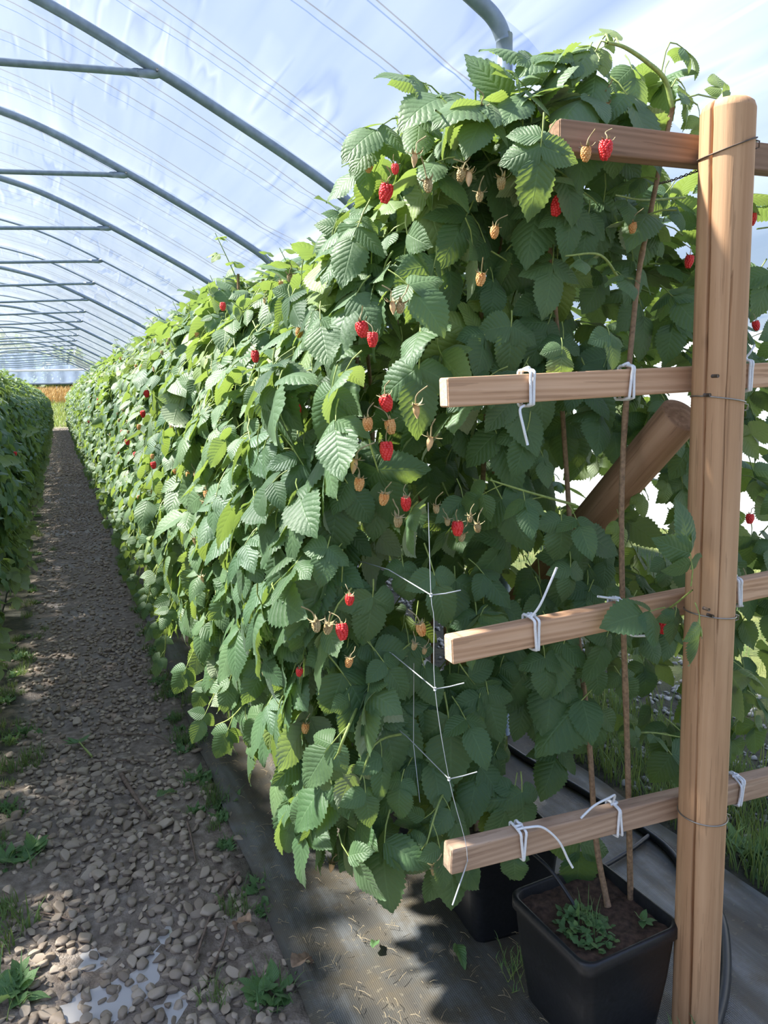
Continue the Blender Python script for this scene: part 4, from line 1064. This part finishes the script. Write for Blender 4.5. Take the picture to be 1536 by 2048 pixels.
while yv < 44:
    c_ = cell*(1 if yv < 5 else (1.5 if yv < 15 else 2.4))
    for xv in np.arange(-.36, .46, c_):
        x_ = xv+r.uniform(-.5, .5)*c_; y_ = yv+r.uniform(-.5, .5)*c_
        edge = min((x_+.36)/.15, (.44-x_)/.15)
        bare = mnoise.noise((x_*4.2, y_*2.6, 4))+.5*mnoise.noise((x_*11, y_*9, 1))
        keep = .93 if bare < .34 or math.hypot((x_-.03)/.3, (y_-1.85)/.36) < 1 else .25
        if edge < 1: keep *= max(.12, edge)
        if r.random() < keep and visible(x_, y_): cand.append((x_, y_, r.uniform(.012, .025)*(1.0 if r.random() < .9 else 1.4)*(1 if y_ < 15 else 1.7)))
    yv += c_*.95
def show(c): return c[2]/math.hypot(c[0], c[1], EYE)
cand.sort(key=show, reverse=True)
for (x_, y_, s_) in cand[:300]:
    o = link_mesh('gravel_stone', ME_st[r.integers(10)]); z = hill(x_, y_)
    o.location = (x_, y_, z+s_*.22); o.scale = (s_, s_, s_); o.rotation_euler = (r.uniform(-.25, .25), r.uniform(-.25, .25), r.uniform(0, 6.28))
    tag(o, 'brown-grey stone pressed into the near part of the muddy path', 'stone', 'near path stones')
Vs, Fs, Ts, n = [], [], [], 0
for (x_, y_, s_) in cand[300:]:
    V, F = ST_LO[r.integers(12)] if y_ > 3.2 else ST_HI[r.integers(10)]
    if y_ <= 3.2: pass
    V = (V*s_) @ (rotz(r.uniform(0, 6.28)) @ rotx(r.uniform(-.3, .3))).T+np.array((x_, y_, (hill(x_, y_) if y_ < 7 else 0)+s_*.22))
    Vs.append(V); Fs.append(F+n); n += len(V); Ts.append(np.full(len(V), r.random()))
o = link_mesh('gravel', np_mesh('gravel', np.concatenate(Vs), np.concatenate(Fs), [M_stone], tint=np.concatenate(Ts)))
tag(o, 'brown-grey gravel covering the receding path', 'gravel', kind='stuff')
Vs, Fs, Ts, n = [], [], [], 0
for k in range(2600):
    x_ = r.uniform(1.85, 3.1); y_ = r.uniform(1.4, 6.5); s_ = r.uniform(.012, .028)
    V, F = ST_LO[r.integers(12)]; V = (V*s_) @ rotz(r.uniform(0, 6.28)).T+np.array((x_, y_, s_*.2)); Vs.append(V); Fs.append(F+n); n += len(V); Ts.append(np.full(len(V), r.random()))
o = link_mesh('pale_gravel', np_mesh('pale_gravel', np.concatenate(Vs), np.concatenate(Fs), [M_pale_stone], tint=np.concatenate(Ts)))
tag(o, 'pale grey gravel lying behind the right-hand row', 'gravel', kind='stuff')

# ------------------------------------------------------------------ grass, weeds, litter
def blade(r, L, w, lean, az):
    n = 5; v = np.linspace(0, 1, n+1); ang = lean*(.3+v)
    y = np.concatenate([[0], np.cumsum(np.sin(ang[:-1])*L/n)]); z = np.concatenate([[0], np.cumsum(np.cos(ang[:-1])*L/n)])
    hw = w*(1-v**1.6)+.0002
    V = np.stack([np.stack([-hw, y, z], 1), np.stack([hw, y, z], 1)], 1).reshape(-1, 3) @ rotz(az).T
    q = np.arange(n)*2; F = np.stack([q, q+1, q+3, q+2], 1)
    UV = np.stack([np.tile([.2, .8], n+1), np.repeat(v, 2)], 1)
    return V, F, UV
def round_leaf(r, L, W_, lobes=0):
    V, F, UV = leaflet(7, 4, L, W_, r.uniform(-.3, .7), .15, .2, .05, r, False); return V, F, UV
def tuft_bag(r, n, L, spread, broad=0, bl=.05):
    b = LeafBag()
    for k in range(n):
        V, F, UV = blade(r, L*r.uniform(.5, 1.1), r.uniform(.0012, .0028), r.uniform(.2, 1.3), r.uniform(0, 6.28)); b.put(V+np.array([r.uniform(-1.5, 1.5)*spread, r.uniform(-1.5, 1.5)*spread, -.003]), F, UV, r.uniform(.1, .9), 0)
    for k in range(broad):
        V, F, UV = round_leaf(r, bl*r.uniform(.6, 1.2), bl*r.uniform(.35, .7))
        M = rotz(r.uniform(0, 6.28)) @ rotx(r.uniform(.1, .9)); off = np.array([r.uniform(-1, 1)*spread, r.uniform(-1, 1)*spread, r.uniform(.0, .015)])
        b.put(V @ M.T+off, F, UV, r.uniform(.2, .85), 0)
    return b
r = np.random.default_rng(9)
TUFT = [tuft_bag(r, 60, .075, .030).mesh('grass_tuft', [M_grass, M_stem]) for k in range(4)]
WEED = [tuft_bag(r, 26, .07, .035, 26, .045).mesh('weed_clump', [M_weed, M_stem]) for k in range(4)]
def put_tuft(me, x, y, s, label, cat, name, group=None, z=None):
    o = link_mesh(name, me, None, (x, y, (hill(x, y) if z is None else z)-.004)); o.scale = (s,)*3; o.rotation_euler = (0, 0, r.uniform(0, 6.28)); return tag(o, label, cat, group)
for (px, py, s, me, name, cat, lb) in ((535, 1995, 1.25, WEED[0], 'weed_clump', 'weed', 'clover-like green weed clump at the bottom edge between path and fabric'),
        (470, 1815, .95, TUFT[0], 'grass_tuft', 'grass', 'bright green grass tuft on the path edge beside a curled pinkish dead leaf'),
        (435, 1990, .9, TUFT[1], 'grass_tuft', 'grass', 'thin grass tuft left of the clover-like weed clump'),
        (400, 1560, 1.1, WEED[1], 'weed_clump', 'weed', 'low weed clump on the fabric edge, right of the dead stalk'),
        (358, 1480, .9, TUFT[2], 'grass_tuft', 'grass', 'grass tuft at the torn fabric edge under the hanging leaves'),
        (455, 1690, .7, WEED[2], 'weed_clump', 'weed', 'small dull weed clump between the stones and the wet fabric'),
        (35, 1715, 1.5, WEED[3], 'weed_clump', 'weed', 'broad-leaved weed clump at the left edge of the stones, midway'),
        (25, 1860, 1.3, TUFT[3], 'grass_tuft', 'grass', 'dark grass tuft at the left border below the broad-leaved weeds'),
        (15, 1985, 1.5, WEED[0], 'weed_clump', 'weed', 'shaded weed clump in the bottom left corner')):
    p = atZ(px, py); put_tuft(me, p.x, p.y, s, lb, cat, name)
for k in range(130):
    side = r.random() < .5; y_ = 2.3+abs(r.normal(0, 1))*4.5
    x_ = (.42+r.normal(0, .035)) if side else (-.36+r.normal(0, .07))
    me = TUFT[r.integers(4)] if r.random() < .6 else WEED[r.integers(4)]
    o = put_tuft(me, x_, y_, r.uniform(.5, 1.05), ('short grass tuft among those edging the right side of the path' if side else 'short grass tuft among those in shade along the left side of the path'), 'grass', 'grass_tuft', 'right path edge grass' if side else 'left path edge grass')
for k in range(75):
    side = k % 3 == 0; y_ = r.uniform(1.6, 5.0)
    x_ = .40+r.normal(0, .03) if side else -.37+r.normal(0, .06)
    if not visible(x_, y_): continue
    me = TUFT[r.integers(4)] if r.random() < .65 else WEED[r.integers(4)]
    put_tuft(me, x_, y_, r.uniform(.45, .95), ('short grass tuft among those edging the right side of the path' if side else 'short grass tuft among those in shade along the left side of the path'), 'grass', 'grass_tuft', 'right path edge grass' if side else 'left path edge grass')
# grass outside on the right, and the bright grass beyond the far end
M_dryg = simple('dry_grass', (.55, .38, .15), .8, 0, 3, .3)
def sward(name, n, xr2, yr, L, label, tl=(.2, .9), zf=None, w=1.0, mat=None):
    b = LeafBag()
    for k in range(n):
        V, F, UV = blade(r, L*r.uniform(.5, 1.1), r.uniform(.0015, .003)*w, r.uniform(.1, 1.0), r.uniform(0, 6.28)); x_, y_ = r.uniform(*xr2), r.uniform(*yr)
        b.put(V+np.array([x_, y_, (zf(y_) if zf else 0)-.004]), F, UV, r.uniform(*tl), 0)
    o = link_mesh(name, b.mesh(name, [mat or M_grass, M_stem])); return tag(o, label, 'grass', kind='stuff')
sward('grass', 5200, (1.80, 2.35), (1.0, 3.0), .13, 'lush green grass growing right of the end post')
sward('grass', 5000, (2.4, 6.0), (1.8, 8.0), .16, 'sunlit yellow-green grass outside the tunnel on the right', (.6, 1.0))
sward('tall_grass', 6000, (-3.0, 2.5), (56, 66), .75, 'tall straw-coloured grass rising beyond the far tunnel end', (.75, 1.0), lambda y: min(1.9, (y-46)*.115), 8, M_dryg)
sward('meadow_grass', 4000, (-2.5, 2.0), (45, 56), .45, 'bright yellow-green grass just outside the far tunnel end', (.75, 1.0), lambda y: min(1.9, max(0, y-46)*.115), 8)
for (px, py, s) in ((1505, 1700, 1.5), (1480, 1640, 1.6), (1525, 1760, 1.4)):
    p = atZ(px, py)
o = put_tuft(WEED[1], 1.93, 1.55, 1.9, 'broad-leaved weed clump in the grass right of the end post', 'weed', 'weed_clump')
# wispy weeds in front of the pot
for (x_, y_, s, lb) in ((1.02, 1.055, 1.0, 'feathery green weed in front of the weedy pot, left one'), (1.14, 1.04, 1.1, 'feathery green weed between the weedy pot and the end post foot'), (.95, 1.44, .9, 'small weed tuft between the two black pots')):
    b = LeafBag()
    for k in range(16):
        L = r.uniform(.05, .13); az = r.uniform(0, 6.28); ln = r.uniform(.1, .8)
        d = np.array([math.sin(ln)*math.cos(az), math.sin(ln)*math.sin(az), math.cos(ln)])*L; p0 = np.array([r.normal(0, .02), r.normal(0, .02), -.003])
        V, F = stem_np([tuple(p0), tuple(p0+d*.5), tuple(p0+d)], .0012, .0005, 3); b.put(V, F, None, .5, 1)
        for q in range(8):
            V, F, UV = blade(r, r.uniform(.015, .035), .0012, r.uniform(.3, 1.2), r.uniform(0, 6.28)); b.put(V+p0+d*r.uniform(.3, 1), F, UV, r.uniform(.4, .9), 0)
    o = link_mesh('wispy_weed', b.mesh('wispy_weed', [M_weed, M_stem]), None, (x_, y_, .008)); o.scale = (s,)*3; tag(o, lb, 'weed')
# green weeds growing on the soil of the near pot
b = LeafBag()
for k in range(150):
    V, F, UV = round_leaf(r, r.uniform(.012, .024), r.uniform(.011, .02)); M = rotz(r.uniform(0, 6.28)) @ rotx(r.uniform(.1, 1.0)); a = r.uniform(0, 6.28); q = math.sqrt(r.random())
    b.put(V @ M.T+np.array([.060*q*math.cos(a), .075*q*math.sin(a), .022*(1-q*q)+r.uniform(0, .008)]), F, UV, r.uniform(.3, .95), 0)
for k in range(14):
    V, F, UV = blade(r, r.uniform(.06, .12), .0010, r.uniform(.0, .5), r.uniform(0, 6.28)); b.put(V+np.array([r.normal(0, .015), r.normal(0, .015), 0]), F, UV, r.uniform(.4, .9), 0)
o = link_mesh('pot_weed', b.mesh('pot_weed', [M_weed, M_stem]), None, (1.012, 1.255, .262)); tag(o, 'low frilly green weed cushion growing on the pot soil beside the end post', 'weed')
b = LeafBag()
for k in range(7):
    V, F, UV = round_leaf(r, r.uniform(.025, .04), .018); M = rotz(r.uniform(0, 6.28)) @ rotx(r.uniform(.2, 1.0)); b.put(V @ M.T+np.array([0, 0, .012]), F, UV, .8, 0)
V, F = stem_np([(0, 0, -.004), (0, 0, .02)], .0015, .001, 4); b.put(V, F, None, .5, 1)
o = link_mesh('seedling', b.mesh('seedling', [M_weed, M_stem]), None, (1.140, 1.215, .262)); tag(o, 'small pale green seedling at the pot edge next to the end post', 'seedling')

# fallen leaves, cut shoots and sticks
def fallen_leaf(px, py, L, mat, label, curl=1.2, rz=None, z=.016):
    V, F, UV = leaflet(14, 6, L, L*.5, curl*.35, .7, .2, .12, r, True, curl)
    V = V-np.array([0, L*.4, V[:, 2].min()]); p = atZ(px, py, z)
    me = np_mesh('fallen_leaf', V, F, [mat], UV, np.full(len(V), .6)); o = link_mesh('fallen_leaf', me, None, (p.x, p.y, (hill(p.x, p.y)+.006 if p.x < .42 else z-.004)))
    o.rotation_euler = (0, 0, r.uniform(0, 6.28) if rz is None else rz); return tag(o, label, 'leaf')
fallen_leaf(605, 1945, .095, M_dry, 'curled brown dead leaf lying on the wet fabric near the bottom edge', 1.0, -1.0)
fallen_leaf(485, 1865, .085, M_dry, 'curled pinkish dead leaf lying on the path edge by the grass tuft', 1.4, .6)
fallen_leaf(530, 1800, .035, M_weed, 'small green leaf fallen on the fabric edge', .3)
fallen_leaf(750, 1895, .05, M_weed, 'yellow-green leaf piece lying on the fabric left of the pots', .6)
fallen_leaf(920, 1920, .07, M_weed, 'torn pale leaf lying at the foot of the rear black pot', .8)
fallen_leaf(330, 1588, .085, M_leaf, 'cut green leaf lying on the stones near the dead stalk', .3, -1.2)
fallen_leaf(620, 1925, .03, M_straw, 'small straw-coloured leaf scrap on the fabric beside the brown dead leaf', .3)
def stick(pts, rad, label, mat=M_twig, name='twig'):
    P = [atZ(x_, y_, .0) for x_, y_ in pts]; P = [Vector((p.x, p.y, (hill(p.x, p.y) if p.x < .5 else .012)+rad+.008)) for p in P]
    S_ = smooth_path(P, 5); n_ = len(S_); o = MB().tube(S_, [rad*(1-.5*i/n_) for i in range(n_)], 6).build(name, mat); return tag(o, label, 'twig')
stick([(190, 1528), (250, 1526), (300, 1528)], .0035, 'thin straight dark twig lying across the stones')
stick([(215, 1470), (310, 1478), (355, 1505)], .0028, 'thin pale twig lying above the straight dark one')
stick([(243, 1555), (265, 1590), (300, 1640)], .010, 'split grey dead stalk lying on the mud in mid path')
stick([(478, 1755), (430, 1820), (405, 1880), (390, 1930)], .006, 'dark bent stick lying along the path edge near the bottom')
stick([(375, 1650), (385, 1690), (392, 1730)], .004, 'short dark twig on the mud beside the weeds')
stick([(420, 1950), (445, 1890), (455, 1860)], .005, 'short thick stick beside the dark bent one')
stick([(80, 1830), (130, 1840), (185, 1870)], .003, 'thin black twig crossing the stones left of the puddle')
# a pulled-up weed lying on the stones
p = atZ(160, 1500); t = thing('pulled_weed', 'wilted pulled-up weed with a pale stem lying on the stones', 'weed', (p.x, p.y, .02))
MB().tube(smooth_path([(.045, -.13, 0), (.02, -.05, .005), (0, .02, .008)], 5), [.005]*5+[.003]*6, 7).build('stem', M_stem, t)
b = LeafBag()
for k in range(9):
    V, F, UV = round_leaf(r, r.uniform(.05, .08), .025); M = rotz(r.uniform(-1.6, 1.6)) @ rotx(r.uniform(.0, .35)); b.put(V @ M.T+np.array([0, .02, .006]), F, UV, r.uniform(.3, .6), 0)
link_mesh('leaves', b.mesh('leaves', [M_weed, M_stem]), t)
# straw litter
b = LeafBag()
for k in range(760):
    L = r.uniform(.006, .04); a = r.uniform(0, 6.28); x_ = r.uniform(.45, 1.25); y_ = r.uniform(1.1, 3.4)
    d = np.array([math.cos(a), math.sin(a), 0])*L/2; c = np.array([x_, y_, .022]); V, F = stem_np([tuple(c-d), tuple(c+np.array([0, 0, r.uniform(0, .006)])), tuple(c+d)], .0008, .0006, 3); b.put(V, F, None, .5, 0)
o = link_mesh('straw_litter', b.mesh('straw_litter', [M_straw])); tag(o, 'scattered bits of straw and stems on the ground fabric', 'litter', kind='stuff')
p = atZ(600, 1553, .02); o = link_mesh('raspberry', ME_ripe[0], None, (p.x, p.y, .028)); o.rotation_euler = (1.5, 0, 1.2); o.scale = (.8,)*3; tag(o, 'fallen dark red raspberry lying on the fabric under the hanging leaves', 'raspberry')

# ------------------------------------------------------------------ trees beyond the far end
def tree(x, y, h, w, label):
    t = thing('tree', label, 'tree', (x, y, 1.4)); b = LeafBag(); rt = np.random.default_rng(int(abs(x*7))+3)
    MB().tube([(0, 0, 0), (.1, 0, h*.4), (0, 0, h*.7)], [.22, .16, .06], 8).build('trunk', M_bark, t)
    for k in range(700):
        d = rt.normal(0, 1, 3); d /= np.linalg.norm(d); rad = rt.uniform(.55, 1.0)*(1+.3*mnoise.noise(Vector(d)*2))
        V, F, UV = leaflet(4, 2, .75, .5, .4, .1, .1, 0, rt, False); b.put(V @ frame(d+rt.normal(0, .6, 3), d+np.array([0, 0, .6])).T+np.array([d[0]*w*rad, d[1]*w*rad, h*.62+d[2]*h*.40*rad]), F, UV, rt.uniform(0, .7), 0)
    link_mesh('crown', b.mesh('crown', [M_leaf, M_stem]), t)
tree(-4.5, 84, 6.2, 3.2, 'dark green tree standing beyond the far tunnel end, left of the path')
tree(1.0, 88, 5.2, 2.8, 'dark green tree standing beyond the far tunnel end, right of the path')
tree(-2.2, 98, 4.8, 2.6, 'dark green tree beyond the far tunnel end, straight ahead along the path')
